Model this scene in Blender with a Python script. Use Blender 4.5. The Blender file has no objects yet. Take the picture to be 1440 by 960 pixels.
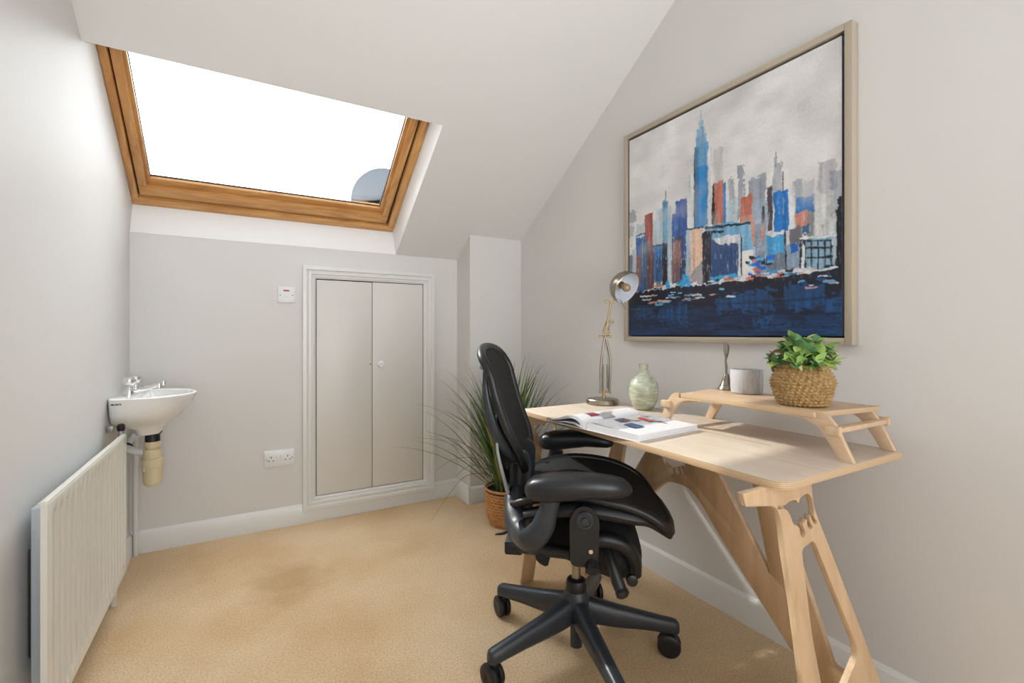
import bpy, bmesh, math, random
import numpy as np
from mathutils import Vector, Matrix
random.seed(7)
PI = math.pi
C = bpy.context.scene.collection

# ------------------------------------------------------------------ camera, sky, sun, fill, exposure
cam_d = bpy.data.cameras.new('camera'); cam = bpy.data.objects.new('camera', cam_d); C.objects.link(cam)
F_PX, YAW, H_CAM, HOR = 660.75, math.radians(29.893), 1.04, 469.4
cam_d.sensor_width = 36; cam_d.lens = F_PX / 1440 * 36; cam_d.shift_y = -(480 - HOR) / 1440
cam_d.clip_start = 0.02
cam.location = (0, 0, H_CAM); cam.rotation_euler = (PI / 2, 0, -YAW)
bpy.context.scene.camera = cam
sc = bpy.context.scene
sc.view_settings.view_transform = 'Standard'; sc.view_settings.look = 'None'
sc.view_settings.gamma = 1; sc.view_settings.exposure = 0.0; sc.view_settings.use_curve_mapping = False
w = bpy.data.worlds.new('overcast_sky'); sc.world = w; w.use_nodes = True
w.node_tree.nodes['Background'].inputs[0].default_value = (0.95, 0.97, 1.0, 1)
w.node_tree.nodes['Background'].inputs[1].default_value = 10.4
sun_d = bpy.data.lights.new('sun', 'SUN'); sun = bpy.data.objects.new('sun', sun_d); C.objects.link(sun)
sun_d.energy = 3.8; sun_d.angle = math.radians(1.2); sun_d.color = (1.0, 0.96, 0.91)
sun.rotation_euler = Vector((0.62, -1.05, -1.0)).to_track_quat('-Z', 'Y').to_euler()
def area(name, loc, target, size, size_y, power, color):
    d = bpy.data.lights.new(name, 'AREA'); d.shape = 'RECTANGLE'; d.size = size; d.size_y = size_y
    d.energy = power; d.color = color
    o = bpy.data.objects.new(name, d); C.objects.link(o); o.location = loc
    o.rotation_euler = (Vector(target) - Vector(loc)).to_track_quat('-Z', 'Y').to_euler(); return o
area('high_fill_light', (0.5, -0.7, 2.55), (0.6, 0.6, 0.4), 1.6, 1.2, 2.5, (0.96, 0.98, 1.0))  # soft fill added high behind the camera; no lamp hangs there
area('rear_fill_light', (0.5, -1.5, 1.3), (0.6, 2.5, 1.1), 1.6, 1.8, 31, (0.93, 0.965, 1.0))  # added fill panel brightening the room from the rear; no doorway is built
bl_ = area('bounce_fill_light', (0.55, -1.35, 0.9), (0.55, 1.3, 2.3), 1.2, 0.8, 8, (0.93, 0.965, 1.0)); bl_.data.spread = math.radians(85)  # added fill aimed up at the slope, standing in for bounced flash

# ------------------------------------------------------------------ photo ray helpers (pixel of the 1440x960 frame -> point on a real plane)
def ray(x, y):
    u = (x - 720) / F_PX; v = (HOR - y) / F_PX
    return Vector((math.sin(YAW) + u * math.cos(YAW), math.cos(YAW) - u * math.sin(YAW), v))
def onx(x, y, X): r = ray(x, y); return r * (X / r.x) + Vector((0, 0, H_CAM))
def ony(x, y, Y): r = ray(x, y); return r * (Y / r.y) + Vector((0, 0, H_CAM))
def ondepth(x, y, d): return ray(x, y) * d + Vector((0, 0, H_CAM))

# ------------------------------------------------------------------ materials
def new_mat(name):
    m = bpy.data.materials.new(name); m.use_nodes = True
    return m, m.node_tree, m.node_tree.nodes['Principled BSDF']
def mat(name, col, rough=0.5, metal=0.0, var=0.0, vscale=8.0, bump=0.0, bscale=60.0, spec=None, stretch=(1, 1, 1), col2=None, coat=0.0):
    m, nt, p = new_mat(name)
    p.inputs['Base Color'].default_value = (*col, 1); p.inputs['Roughness'].default_value = rough; p.inputs['Metallic'].default_value = metal
    if spec is not None: p.inputs['Specular IOR Level'].default_value = spec
    if coat: p.inputs['Coat Weight'].default_value = coat
    if var or bump or col2:
        tc = nt.nodes.new('ShaderNodeTexCoord'); mp = nt.nodes.new('ShaderNodeMapping'); mp.inputs['Scale'].default_value = stretch
        nt.links.new(tc.outputs['Object'], mp.inputs['Vector'])
        if var or col2:
            n = nt.nodes.new('ShaderNodeTexNoise'); n.inputs['Scale'].default_value = vscale; n.inputs['Detail'].default_value = 5
            nt.links.new(mp.outputs[0], n.inputs['Vector'])
            r = nt.nodes.new('ShaderNodeValToRGB'); r.color_ramp.elements[0].position = 0.32; r.color_ramp.elements[1].position = 0.68
            c2 = col2 or tuple(c * (1 - var) for c in col)
            r.color_ramp.elements[0].color = (*c2, 1); r.color_ramp.elements[1].color = (*col, 1)
            nt.links.new(n.outputs[0], r.inputs[0]); nt.links.new(r.outputs[0], p.inputs['Base Color'])
        if bump:
            n2 = nt.nodes.new('ShaderNodeTexNoise'); n2.inputs['Scale'].default_value = bscale; n2.inputs['Detail'].default_value = 3
            nt.links.new(mp.outputs[0], n2.inputs['Vector'])
            b = nt.nodes.new('ShaderNodeBump'); b.inputs['Strength'].default_value = bump; b.inputs['Distance'].default_value = 0.004
            nt.links.new(n2.outputs[0], b.inputs['Height']); nt.links.new(b.outputs[0], p.inputs['Normal'])
    return m
def wood(name, light, dark, stretch, rough=0.45, scale=3.0, coat=0.0):
    m, nt, p = new_mat(name); N = nt.nodes.new; L = nt.links.new
    tc = N('ShaderNodeTexCoord'); mp = N('ShaderNodeMapping'); mp.inputs['Scale'].default_value = stretch; L(tc.outputs['Object'], mp.inputs['Vector'])
    n = N('ShaderNodeTexNoise'); n.inputs['Scale'].default_value = scale; n.inputs['Detail'].default_value = 6; n.inputs['Distortion'].default_value = 1.4; L(mp.outputs[0], n.inputs['Vector'])
    r = N('ShaderNodeValToRGB'); r.color_ramp.elements[0].position = 0.3; r.color_ramp.elements[1].position = 0.62
    r.color_ramp.elements[0].color = (*dark, 1); r.color_ramp.elements[1].color = (*light, 1)
    L(n.outputs[0], r.inputs[0])
    f = N('ShaderNodeTexNoise'); f.inputs['Scale'].default_value = scale * 14; f.inputs['Detail'].default_value = 2; L(mp.outputs[0], f.inputs['Vector'])
    mx = N('ShaderNodeMix'); mx.data_type = 'RGBA'; mx.blend_type = 'MULTIPLY'; mx.inputs[0].default_value = 0.18
    L(r.outputs[0], mx.inputs[6]); L(f.outputs[0], mx.inputs[7]); L(mx.outputs[2], p.inputs['Base Color'])
    p.inputs['Roughness'].default_value = rough
    if coat: p.inputs['Coat Weight'].default_value = coat; p.inputs['Coat Roughness'].default_value = 0.15
    return m
def ply_edge(name):
    m, nt, p = new_mat(name); N = nt.nodes.new; L = nt.links.new
    tc = N('ShaderNodeTexCoord'); wv = N('ShaderNodeTexWave'); wv.bands_direction = 'Z'; wv.inputs['Scale'].default_value = 75; wv.inputs['Distortion'].default_value = 1.2
    L(tc.outputs['Object'], wv.inputs['Vector'])
    r = N('ShaderNodeValToRGB'); r.color_ramp.elements[0].color = (0.46, 0.31, 0.18, 1); r.color_ramp.elements[1].color = (0.66, 0.47, 0.29, 1)
    L(wv.outputs[0], r.inputs[0]); L(r.outputs[0], p.inputs['Base Color']); p.inputs['Roughness'].default_value = 0.6
    return m

M_wall = mat('warm_grey_wall_paint', (0.72, 0.705, 0.685), 0.55, bump=0.12, bscale=35, var=0.015, vscale=2)
M_ceil = mat('ceiling_paint', (0.74, 0.73, 0.715), 0.6, bump=0.06, bscale=30)
M_reveal = mat('white_reveal_paint', (0.90, 0.90, 0.90), 0.5)
M_gloss = mat('white_gloss_paint', (0.76, 0.755, 0.73), 0.3, bump=0.05, bscale=25)
M_door = mat('door_eggshell_paint', (0.72, 0.70, 0.665), 0.4, bump=0.04, bscale=20)
M_dark = mat('dark_gap', (0.012, 0.010, 0.009), 0.8)
def carpet():
    m, nt, p = new_mat('tan_carpet'); N = nt.nodes.new; L = nt.links.new
    tc = N('ShaderNodeTexCoord')
    a = N('ShaderNodeTexNoise'); a.inputs['Scale'].default_value = 2.2; a.inputs['Detail'].default_value = 6; L(tc.outputs['Object'], a.inputs['Vector'])
    r = N('ShaderNodeValToRGB'); r.color_ramp.elements[0].position = 0.3; r.color_ramp.elements[1].position = 0.62
    r.color_ramp.elements[0].color = (0.66, 0.455, 0.255, 1); r.color_ramp.elements[1].color = (0.78, 0.59, 0.385, 1); L(a.outputs[0], r.inputs[0])
    f = N('ShaderNodeTexNoise'); f.inputs['Scale'].default_value = 170; f.inputs['Detail'].default_value = 3; L(tc.outputs['Object'], f.inputs['Vector'])
    fr = N('ShaderNodeValToRGB'); fr.color_ramp.elements[0].position = 0.3; fr.color_ramp.elements[1].position = 0.65
    fr.color_ramp.elements[0].color = (0.62, 0.59, 0.55, 1); fr.color_ramp.elements[1].color = (1, 1, 1, 1); L(f.outputs[0], fr.inputs[0])
    mx = N('ShaderNodeMix'); mx.data_type = 'RGBA'; mx.blend_type = 'MULTIPLY'; mx.inputs[0].default_value = 0.75
    L(r.outputs[0], mx.inputs[6]); L(fr.outputs[0], mx.inputs[7])
    # a worn brownish stain in front of the cupboard
    mp = N('ShaderNodeMapping'); mp.inputs['Location'].default_value = (-0.28, -2.30, 0); L(tc.outputs['Object'], mp.inputs['Vector'])
    dn = N('ShaderNodeTexNoise'); dn.inputs['Scale'].default_value = 9; L(tc.outputs['Object'], dn.inputs['Vector'])
    ad = N('ShaderNodeVectorMath'); ad.operation = 'MULTIPLY_ADD'; ad.inputs[1].default_value = (0.22, 0.22, 0); L(dn.outputs['Color'], ad.inputs[0]); L(mp.outputs[0], ad.inputs[2])
    g = N('ShaderNodeVectorMath'); g.operation = 'LENGTH'; L(ad.outputs[0], g.inputs[0])
    mr = N('ShaderNodeMapRange'); mr.inputs[1].default_value = 0.08; mr.inputs[2].default_value = 0.2; mr.inputs[3].default_value = 0.42; mr.inputs[4].default_value = 0; L(g.outputs['Value'], mr.inputs[0])
    st = N('ShaderNodeMix'); st.data_type = 'RGBA'; L(mr.outputs[0], st.inputs[0]); L(mx.outputs[2], st.inputs[6]); st.inputs[7].default_value = (0.36, 0.21, 0.075, 1)
    L(st.outputs[2], p.inputs['Base Color']); p.inputs['Roughness'].default_value = 1; p.inputs['Specular IOR Level'].default_value = 0.1
    b = N('ShaderNodeBump'); b.inputs['Strength'].default_value = 0.7; b.inputs['Distance'].default_value = 0.006
    L(f.outputs[0], b.inputs['Height']); L(b.outputs[0], p.inputs['Normal'])
    return m
M_carpet = carpet()
M_pine_x = wood('orange_pine_along_x', (0.72, 0.38, 0.13), (0.50, 0.22, 0.06), (1.2, 9, 9), 0.3, 3, 0.3)
M_pine_y = wood('orange_pine_along_slope', (0.72, 0.38, 0.13), (0.50, 0.22, 0.06), (9, 1.2, 1.2), 0.3, 3, 0.3)
M_ply_top = wood('birch_ply_top', (0.72, 0.615, 0.505), (0.66, 0.53, 0.41), (7, 1.0, 7), 0.42, 1.6)
M_ply_v = wood('birch_ply_upright', (0.66, 0.455, 0.27), (0.55, 0.355, 0.195), (7, 7, 1.0), 0.45, 2.0)
M_ply_s = wood('birch_ply_shelf', (0.72, 0.52, 0.345), (0.62, 0.42, 0.26), (7, 1.0, 5), 0.42, 2.0)
M_edge = ply_edge('plywood_edge_layers')
M_ply_edge_v = mat('plywood_cut_edge', (0.70, 0.50, 0.31), 0.55, var=0.3, vscale=60, stretch=(1, 1, 0.15))
M_black = mat('black_plastic', (0.008, 0.0085, 0.010), 0.42)
M_charcoal = mat('charcoal_painted_aluminium', (0.024, 0.029, 0.036), 0.36, bump=0.15, bscale=300)
M_mesh = mat('black_woven_mesh', (0.008, 0.008, 0.008), 0.8, bump=0.9, bscale=420)
M_pad = mat('arm_pad_vinyl', (0.012, 0.014, 0.017), 0.36)
M_chrome = mat('chrome', (0.82, 0.82, 0.83), 0.08, 1.0)
M_nickel = mat('brushed_nickel', (0.34, 0.30, 0.24), 0.28, 1.0, bump=0.1, bscale=200)
M_brass = mat('aged_brass', (0.42, 0.31, 0.17), 0.34, 1.0)
M_ceramic = mat('white_ceramic', (0.82, 0.82, 0.80), 0.12, coat=0.5)
M_plastic = mat('white_plastic', (0.80, 0.80, 0.80), 0.3)
M_red = mat('red_neon_lens', (0.35, 0.01, 0.01), 0.2)
M_grey = mat('grey_screw', (0.32, 0.32, 0.31), 0.4, 0.6)
M_trap = mat('cream_plastic', (0.72, 0.62, 0.40), 0.35)
M_rad = mat('radiator_enamel', (0.74, 0.72, 0.65), 0.28)
M_radback = mat('grey_blue_steel', (0.50, 0.56, 0.60), 0.4, 0.2)

# ------------------------------------------------------------------ mesh helpers
def finish(o, smooth=True, angle=35):
    me = o.data
    if smooth:
        for p in me.polygons: p.use_smooth = True
        me.set_sharp_from_angle(angle=math.radians(angle))
def link(name, me, m, parent=None, smooth=True, angle=35):
    o = bpy.data.objects.new(name, me); C.objects.link(o)
    for mm in (m if isinstance(m, (list, tuple)) else [m]): me.materials.append(mm)
    if parent: o.parent = parent
    finish(o, smooth, angle); return o
def obj(name, bm, m, parent=None, smooth=True, angle=35):
    bmesh.ops.recalc_face_normals(bm, faces=bm.faces)
    me = bpy.data.meshes.new(name); bm.to_mesh(me); bm.free()
    return link(name, me, m, parent, smooth, angle)
def thing(name, label, cat, loc=(0, 0, 0), rz=0, group=None):
    o = bpy.data.objects.new(name, None); C.objects.link(o); o.empty_display_size = 0.05
    o.location = loc; o.rotation_euler = (0, 0, rz); o['label'] = label; o['category'] = cat
    if group: o['group'] = group
    return o
def tag(o, label, cat, group=None):
    o['label'] = label; o['category'] = cat
    if group: o['group'] = group
    return o
def struct(o): o['kind'] = 'structure'; return o
def box(bm, x0, x1, y0, y1, z0, z1, bevel=0.0, seg=2):
    vs = [bm.verts.new((x, y, z)) for x in (x0, x1) for y in (y0, y1) for z in (z0, z1)]
    f = [(0, 1, 3, 2), (4, 6, 7, 5), (0, 4, 5, 1), (2, 3, 7, 6), (0, 2, 6, 4), (1, 5, 7, 3)]
    fs = [bm.faces.new([vs[i] for i in q]) for q in f]
    if bevel:
        es = list({e for q in fs for e in q.edges})
        bmesh.ops.bevel(bm, geom=es, offset=bevel, segments=seg, profile=0.5, affect='EDGES')
def boxo(name, x0, x1, y0, y1, z0, z1, m, parent=None, bevel=0.0, seg=2):
    bm = bmesh.new(); box(bm, x0, x1, y0, y1, z0, z1, bevel, seg); return obj(name, bm, m, parent)
def prism(bm, pts, f, t0, t1):
    a = [bm.verts.new(f(p[0], p[1], t0)) for p in pts]; b = [bm.verts.new(f(p[0], p[1], t1)) for p in pts]
    n = len(pts); bm.faces.new(a); bm.faces.new(b[::-1])
    for i in range(n): bm.faces.new((a[i], b[i], b[(i + 1) % n], a[(i + 1) % n]))
def loft(bm, rings, cap0=True, cap1=True, closed=True):
    R = [[bm.verts.new(p) for p in r] for r in rings]; n = len(R[0])
    for a, b in zip(R, R[1:]):
        for i in range(n if closed else n - 1): bm.faces.new((a[i], a[(i + 1) % n], b[(i + 1) % n], b[i]))
    if closed and cap0: bm.faces.new(R[0][::-1])
    if closed and cap1: bm.faces.new(R[-1])
def lathe(bm, prof, c=(0, 0, 0), n=40, axis=None, cap0=True, cap1=True):
    """prof = (radius, height) pairs turned about z (or about axis) at c"""
    q = Vector((0, 0, 1)).rotation_difference(Vector(axis).normalized()) if axis is not None else None
    rings = []
    for r, z in prof:
        ring = []
        for i in range(n):
            t = 2 * PI * i / n; v = Vector((max(r, 1e-5) * math.cos(t), max(r, 1e-5) * math.sin(t), z))
            if q: v = q @ v
            ring.append(v + Vector(c))
        rings.append(ring)
    loft(bm, rings, cap0, cap1)
def catmull(pts, k=6):
    P = [Vector(p) for p in pts]; P = [2 * P[0] - P[1]] + P + [2 * P[-1] - P[-2]]; out = []
    for i in range(1, len(P) - 2):
        for j in range(k):
            t = j / k
            out.append(0.5 * ((2 * P[i]) + (-P[i - 1] + P[i + 1]) * t + (2 * P[i - 1] - 5 * P[i] + 4 * P[i + 1] - P[i + 2]) * t * t + (-P[i - 1] + 3 * P[i] - 3 * P[i + 1] + P[i + 2]) * t ** 3))
    out.append(P[-2]); return out
def interp(a, n): return [float(v) for v in np.interp(np.linspace(0, len(a) - 1, n), range(len(a)), a)]
def tube(bm, pts, rad, n=12, smooth=6, flat=1.0, up=None, closed=False):
    P = catmull(pts, smooth) if smooth > 1 and len(pts) > 2 else [Vector(p) for p in pts]
    R = interp(rad, len(P)) if isinstance(rad, (list, tuple)) else [rad] * len(P)
    rings = []; prev = None
    for i, p in enumerate(P):
        if closed: t = (P[(i + 1) % len(P)] - P[i - 1]).normalized()
        else: t = (P[min(i + 1, len(P) - 1)] - P[max(i - 1, 0)]).normalized()
        if up is not None: a = Vector(up).cross(t).normalized()
        elif prev is None: a = t.orthogonal().normalized()
        else: a = (prev - t * prev.dot(t)).normalized()
        prev = a; b = t.cross(a)
        rings.append([p + a * (R[i] * math.cos(2 * PI * k / n)) + b * (R[i] * flat * math.sin(2 * PI * k / n)) for k in range(n)])
    if closed: rings.append(rings[0])
    loft(bm, rings, not closed, not closed)
    if closed: bmesh.ops.remove_doubles(bm, verts=bm.verts, dist=1e-6)
def tubeo(name, pts, rad, m, parent=None, **k):
    bm = bmesh.new(); tube(bm, pts, rad, **k); return obj(name, bm, m, parent)
def latheo(name, prof, m, parent=None, c=(0, 0, 0), n=40, axis=None, **k):
    bm = bmesh.new(); lathe(bm, prof, c, n, axis, **k); return obj(name, bm, m, parent)
def sheet(name, outer, holes, thick, f, m, parent=None, m_edge=None, bevel=0.0015):
    """a flat board with cut-outs: 2D outlines filled, extruded, mapped by f(a, b, t)"""
    cu = bpy.data.curves.new(name, 'CURVE'); cu.dimensions = '2D'; cu.fill_mode = 'BOTH'; cu.extrude = thick / 2 - bevel
    cu.bevel_depth = bevel; cu.bevel_resolution = 1; cu.offset = -bevel
    for loop in [outer] + holes:
        s = cu.splines.new('POLY'); s.points.add(len(loop) - 1); s.use_cyclic_u = True
        for i, (a, b) in enumerate(loop): s.points[i].co = (a, b, 0, 1)
    t = bpy.data.objects.new('tmp', cu); C.objects.link(t); bpy.context.view_layer.update()
    me = bpy.data.meshes.new_from_object(t.evaluated_get(bpy.context.evaluated_depsgraph_get()))
    bpy.data.objects.remove(t); bpy.data.curves.remove(cu)
    bm = bmesh.new(); bm.from_mesh(me); bpy.data.meshes.remove(me)
    for fc in bm.faces: fc.material_index = 1 if abs(fc.normal.z) < 0.9 else 0
    bmesh.ops.remove_doubles(bm, verts=bm.verts, dist=1e-5)
    for v in bm.verts: v.co = f(v.co.x, v.co.y, v.co.z)
    o = obj(name, bm, [m, m_edge or m], parent, angle=30); return o
def rounded(pts, rad, n=5):
    """rounds every corner of a 2D polygon; rad may be a list"""
    out = []; N_ = len(pts)
    for i, p in enumerate(pts):
        r = rad[i] if isinstance(rad, (list, tuple)) else rad
        p = Vector(p); a = Vector(pts[i - 1]) - p; b = Vector(pts[(i + 1) % N_]) - p
        r = min(r, a.length * 0.48, b.length * 0.48)
        if r < 1e-5: out.append(tuple(p)); continue
        A = p + a.normalized() * r; B = p + b.normalized() * r
        for k in range(n + 1):
            t = k / n; out.append(tuple(A * (1 - t) ** 2 + p * 2 * t * (1 - t) + B * t * t))
    return out
def smooth_closed(pts, k=4):
    P = [Vector(p) for p in pts]; n = len(P); out = []
    for i in range(n):
        a, b, c, d = P[i - 1], P[i], P[(i + 1) % n], P[(i + 2) % n]
        for j in range(k):
            t = j / k
            out.append(tuple(0.5 * (2 * b + (c - a) * t + (2 * a - 5 * b + 4 * c - d) * t * t + (3 * b - a - 3 * c + d) * t ** 3)))
    return out

# ------------------------------------------------------------------ the room shell
D, XL, XR, XB, YB = 2.8213, -0.459, 1.5766, 1.2111, 2.6235
S, Z0 = 0.6333, 1.5211            # roof slope, height of the knee wall
YT, XRV, YREAR, ZC = 2.0531, 0.8105, -1.6, 2.75
slz = lambda y: Z0 + S * (D - y)
YF = D - (ZC - Z0) / S
struct(boxo('floor', XL - .1, XR + .1, YREAR - .1, D + .1, -0.08, 0, M_carpet))
def gable(name, xa_, xb_):
    bm = bmesh.new(); prism(bm, [(YREAR - .1, -.08), (D + .2, -.08), (D + .2, Z0 + .16), (YF + .1, ZC + .24), (YREAR - .1, ZC + .24)], lambda a, b, t: Vector((t, a, b)), xa_, xb_); struct(obj(name, bm, M_wall))
gable('wall_left', XL - .12, XL); gable('wall_right', XR, XR + .12)
struct(boxo('wall_back', XL - .1, XR + .1, D, D + .12, -0.08, Z0 - .001, M_wall))
struct(boxo('wall_rear', XL - .1, XR + .1, YREAR - .12, YREAR, -0.08, 3.0, M_wall))
bm = bmesh.new()
fx = lambda a, b, t: Vector((t, a, b))
nrm = Vector((0, S, 1)).normalized(); TH = 0.26
def slope_slab(bm, x0, x1, y0, y1):
    a, b = (y0, slz(y0)), (y1, slz(y1)); c = (y1 + nrm.y * TH, slz(y1) + nrm.z * TH); d = (y0 + nrm.y * TH, slz(y0) + nrm.z * TH)
    prism(bm, [a, b, c, d], fx, x0, x1)
slope_slab(bm, XRV, XR + .05, YF, D + .02)
slope_slab(bm, XL - .05, XRV, YF, YT)
box(bm, XL - .05, XR + .05, YREAR - .05, YF + .02, ZC, ZC + .1)
prism(bm, [(YF, ZC), (YF + .15, ZC + .33), (YF - .1, ZC + .3), (YF - .1, ZC)], fx, XL - .05, XR + .05)
struct(obj('ceiling', bm, M_ceil, angle=20))
# white reveals of the roof window: side board, sill
bm = bmesh.new(); xa = XRV - 0.002
prism(bm, [(YT, slz(YT) + .001), (D, slz(D) + .001), (D + nrm.y * TH, slz(D) + nrm.z * TH), (YT + nrm.y * TH, slz(YT) + nrm.z * TH)], fx, xa, XRV)
prism(bm, [(D + .004, Z0 - .02), (D + .004, Z0), (D - .0005, Z0), (2.889, 1.667), (2.93, 1.76), (3.02, 1.70), (2.95, Z0 - .02)], fx, XL - .02, XRV)
struct(obj('trim_1', bm, M_reveal, angle=20))
# boxed-in corner
bm = bmesh.new(); prism(bm, [(YB, 0), (D + .02, 0), (D + .02, slz(D) + .03), (YB, slz(YB) + .03)], fx, XB, XR + .02)
struct(obj('wall_corner', bm, M_wall))
# baseboards with a moulded top
BH = 0.1043
def baseboard(name, p, q, n):
    prof = [(0, 0), (.0155, 0), (.0155, .080), (.013, .086), (.012, .092), (.007, .099), (.003, BH), (0, BH)]
    p, q, n = Vector((*p, 0)), Vector((*q, 0)), Vector((*n, 0)); d = (q - p); L = d.length; d.normalize()
    bm = bmesh.new(); prism(bm, prof, lambda a, b, t: p + n * a + d * t + Vector((0, 0, b)), 0, L)
    o = struct(obj(name, bm, M_gloss, angle=25)); return o
baseboard('baseboard_left', (XL, YREAR), (XL, D), (1, 0))
baseboard('baseboard_back', (XL, D), (XB, D), (0, -1))
baseboard('baseboard_corner_side', (XB, YB - .0150), (XB, D), (-1, 0))
baseboard('baseboard_corner_front', (XB - .0150, YB), (XR, YB), (0, -1))
baseboard('baseboard_right', (XR, YREAR), (XR, YB), (-1, 0))

# ------------------------------------------------------------------ roof window
win = struct(bpy.data.objects.new('window_1', None)); C.objects.link(win)
u_s = Vector((0, -1, S)).normalized()          # up the slope
wo = Vector((0, 2.889, 1.667))                  # bottom line of the frame, inner face
X0W, X1W = XL + .001, XRV - .003; HW = 0.98
def wp(x, s, n): return Vector((x, 0, 0)) + wo + u_s * s + nrm * n
def bar(name, x0, x1, s0, s1, n0, n1, m, parent, bev=.003):
    bm = bmesh.new(); box(bm, x0, x1, s0, s1, n0, n1, bev)
    for v in bm.verts: v.co = wp(v.co.x, v.co.y, v.co.z)
    return obj(name, bm, m, parent)
fr = [(X0W, X1W, 0, .045, 0, .10, M_pine_x), (X0W, X0W + .027, .045, HW, 0, .10, M_pine_y), (X1W - .040, X1W, .045, HW, 0, .10, M_pine_y), (X0W, X1W, HW, HW + .05, 0, .10, M_pine_x)]
for a in fr: bar('frame', *a[:6], a[6], win)
bar('frame', X0W + .02, X1W - .02, .045, .054, .03, .1, M_dark, win)
bar('frame', X0W + .02, X0W + .036, .045, HW, .03, .1, M_dark, win); bar('frame', X1W - .055, X1W - .03, .045, HW, .03, .1, M_dark, win)
a0, a1 = X0W + .033, X1W - .050
for q in [(a0, a1, .056, .115, .012, .075, M_pine_x), (a0, a0 + .034, .115, HW - .08, .012, .075, M_pine_y), (a1 - .036, a1, .115, HW - .08, .012, .075, M_pine_y), (a0, a1, HW - .08, HW - .01, .012, .075, M_pine_x)]:
    bar('sash', *q[:6], q[6], win)
for q in [(a0 + .03, a1 - .03, .11, .150, .034, .06, M_pine_x), (a0 + .032, a0 + .047, .14, HW - .1, .034, .06, M_pine_y), (a1 - .052, a1 - .034, .14, HW - .1, .034, .06, M_pine_y)]:
    bar('glazing_bead', *q[:6], q[6], win, .002)
def glass_mat():
    m, nt, p = new_mat('window_glass'); nt.nodes.remove(p)
    t = nt.nodes.new('ShaderNodeBsdfTransparent'); t.inputs[0].default_value = (0.96, 0.975, 0.975, 1)
    g = nt.nodes.new('ShaderNodeBsdfGlossy'); g.inputs['Roughness'].default_value = 0.02
    f = nt.nodes.new('ShaderNodeFresnel'); f.inputs[0].default_value = 1.45; x = nt.nodes.new('ShaderNodeMixShader')
    nt.links.new(f.outputs[0], x.inputs[0]); nt.links.new(t.outputs[0], x.inputs[1]); nt.links.new(g.outputs[0], x.inputs[2])
    nt.links.new(x.outputs[0], nt.nodes['Material Output'].inputs[0]); return m
M_glass = glass_mat()
bar('pane', a0 + .035, a1 - .04, .13, HW - .09, .060, .064, M_glass, win, 0)
bar('gasket', a0 + .044, a1 - .052, .149, .153, .052, .060, M_dark, win, 0)
bar('gasket', a0 + .046, a0 + .049, .15, HW - .1, .052, .060, M_dark, win, 0)
bar('gasket', a1 - .055, a1 - .052, .15, HW - .1, .052, .060, M_dark, win, 0)

# satellite dish outside on a wall bracket
dc = ondepth(541, 284, 4.9)
dish = thing('satellite_dish', 'pale grey round satellite dish seen through the roof window', 'dish', dc)
back = (Vector((0.35, 0.2, 1.1)) - dc).normalized()
latheo('reflector', [(0.0, -.05), (.12, -.044), (.24, -.022), (.32, 0), (.335, .006), (.335, .014), (.318, .008), (.24, -.012), (.12, -.034), (0.0, -.04)], mat('dish_grey', (0.050, 0.060, 0.072), 0.6), dish, axis=back, n=64)
tubeo('arm', [-back * .05, -back * .25 + Vector((0, 0, -.05)), Vector((-back.x * .3, -back.y * .3 + .02, -.7)), Vector((-back.x * .3, -back.y * .3 + .02, 0.7 - dc.z))], .02, M_grey, dish)
# the roof the dish stands on, seen only as the ground for its pole
bm = bmesh.new(); prism(bm, [(3.2, .75), (9, .6), (9, .4), (3.2, .55)], fx, -4, 6)
struct(obj('trim_roof', bm, mat('roof_slate', (0.12, 0.12, 0.13), 0.7, var=.3)))

# ------------------------------------------------------------------ cupboard door
door = struct(bpy.data.objects.new('door_1', None)); C.objects.link(door)
x0, x1, z0, z1 = .2883, 1.0487, .0672, 1.4169; W = .068
mit = [(0, .024), (.002, .027), (.020, .027), (.024, .019), (.028, .018), (.032, .022), (.044, .022), (.048, .013), (.052, .013), (.056, .015), (.066, .009), (W, .008), (W, 0), (0, 0)]
def arch(pa, pb, inn0, inn1):
    bm = bmesh.new(); pa, pb = Vector(pa), Vector(pb); i0, i1 = Vector(inn0), Vector(inn1)
    A = [bm.verts.new((pa.x + i0.x * a, D - b, pa.y + i0.y * a)) for a, b in mit]
    B = [bm.verts.new((pb.x + i1.x * a, D - b, pb.y + i1.y * a)) for a, b in mit]
    n = len(mit); bm.faces.new(A); bm.faces.new(B[::-1])
    for i in range(n): bm.faces.new((A[i], B[i], B[(i + 1) % n], A[(i + 1) % n]))
    return obj('architrave', bm, M_gloss, door, angle=20)
arch((x0, z0), (x0, z1), (1, 1), (1, -1)); arch((x1, z0), (x1, z1), (-1, 1), (-1, -1))
arch((x0, z1), (x1, z1), (1, -1), (-1, -1)); arch((x0, z0), (x1, z0), (1, 1), (-1, 1))
boxo('door_recess', x0 + W, x1 - W, D - .003, D - .0005, z0 + W, z1 - W, M_dark, door)
xm = ony(523.5, 500, D - .01).x
boxo('door_leaf', x0 + W + .004, xm - .0015, D - .008, D - .003, z0 + W + .003, z1 - W - .006, M_door, door, .0015)
lf = boxo('door_leaf', xm + .0015, x1 - W - .004, D - .008, D - .003, z0 + W + .003, z1 - W - .004, M_door, door, .0015)
latheo('knob', [(.010, 0), (.009, .010), (.012, .015), (.019, .021), (.0205, .029), (.016, .036), (.0, .039)], M_reveal, lf, c=(.711, D - .008, .86), axis=(0, -1, 0))
latheo('keyhole', [(.0035, 0), (.0035, .001)], M_dark, door, c=(.655, D - .0081, .862), axis=(0, -1, 0), n=12)
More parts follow.
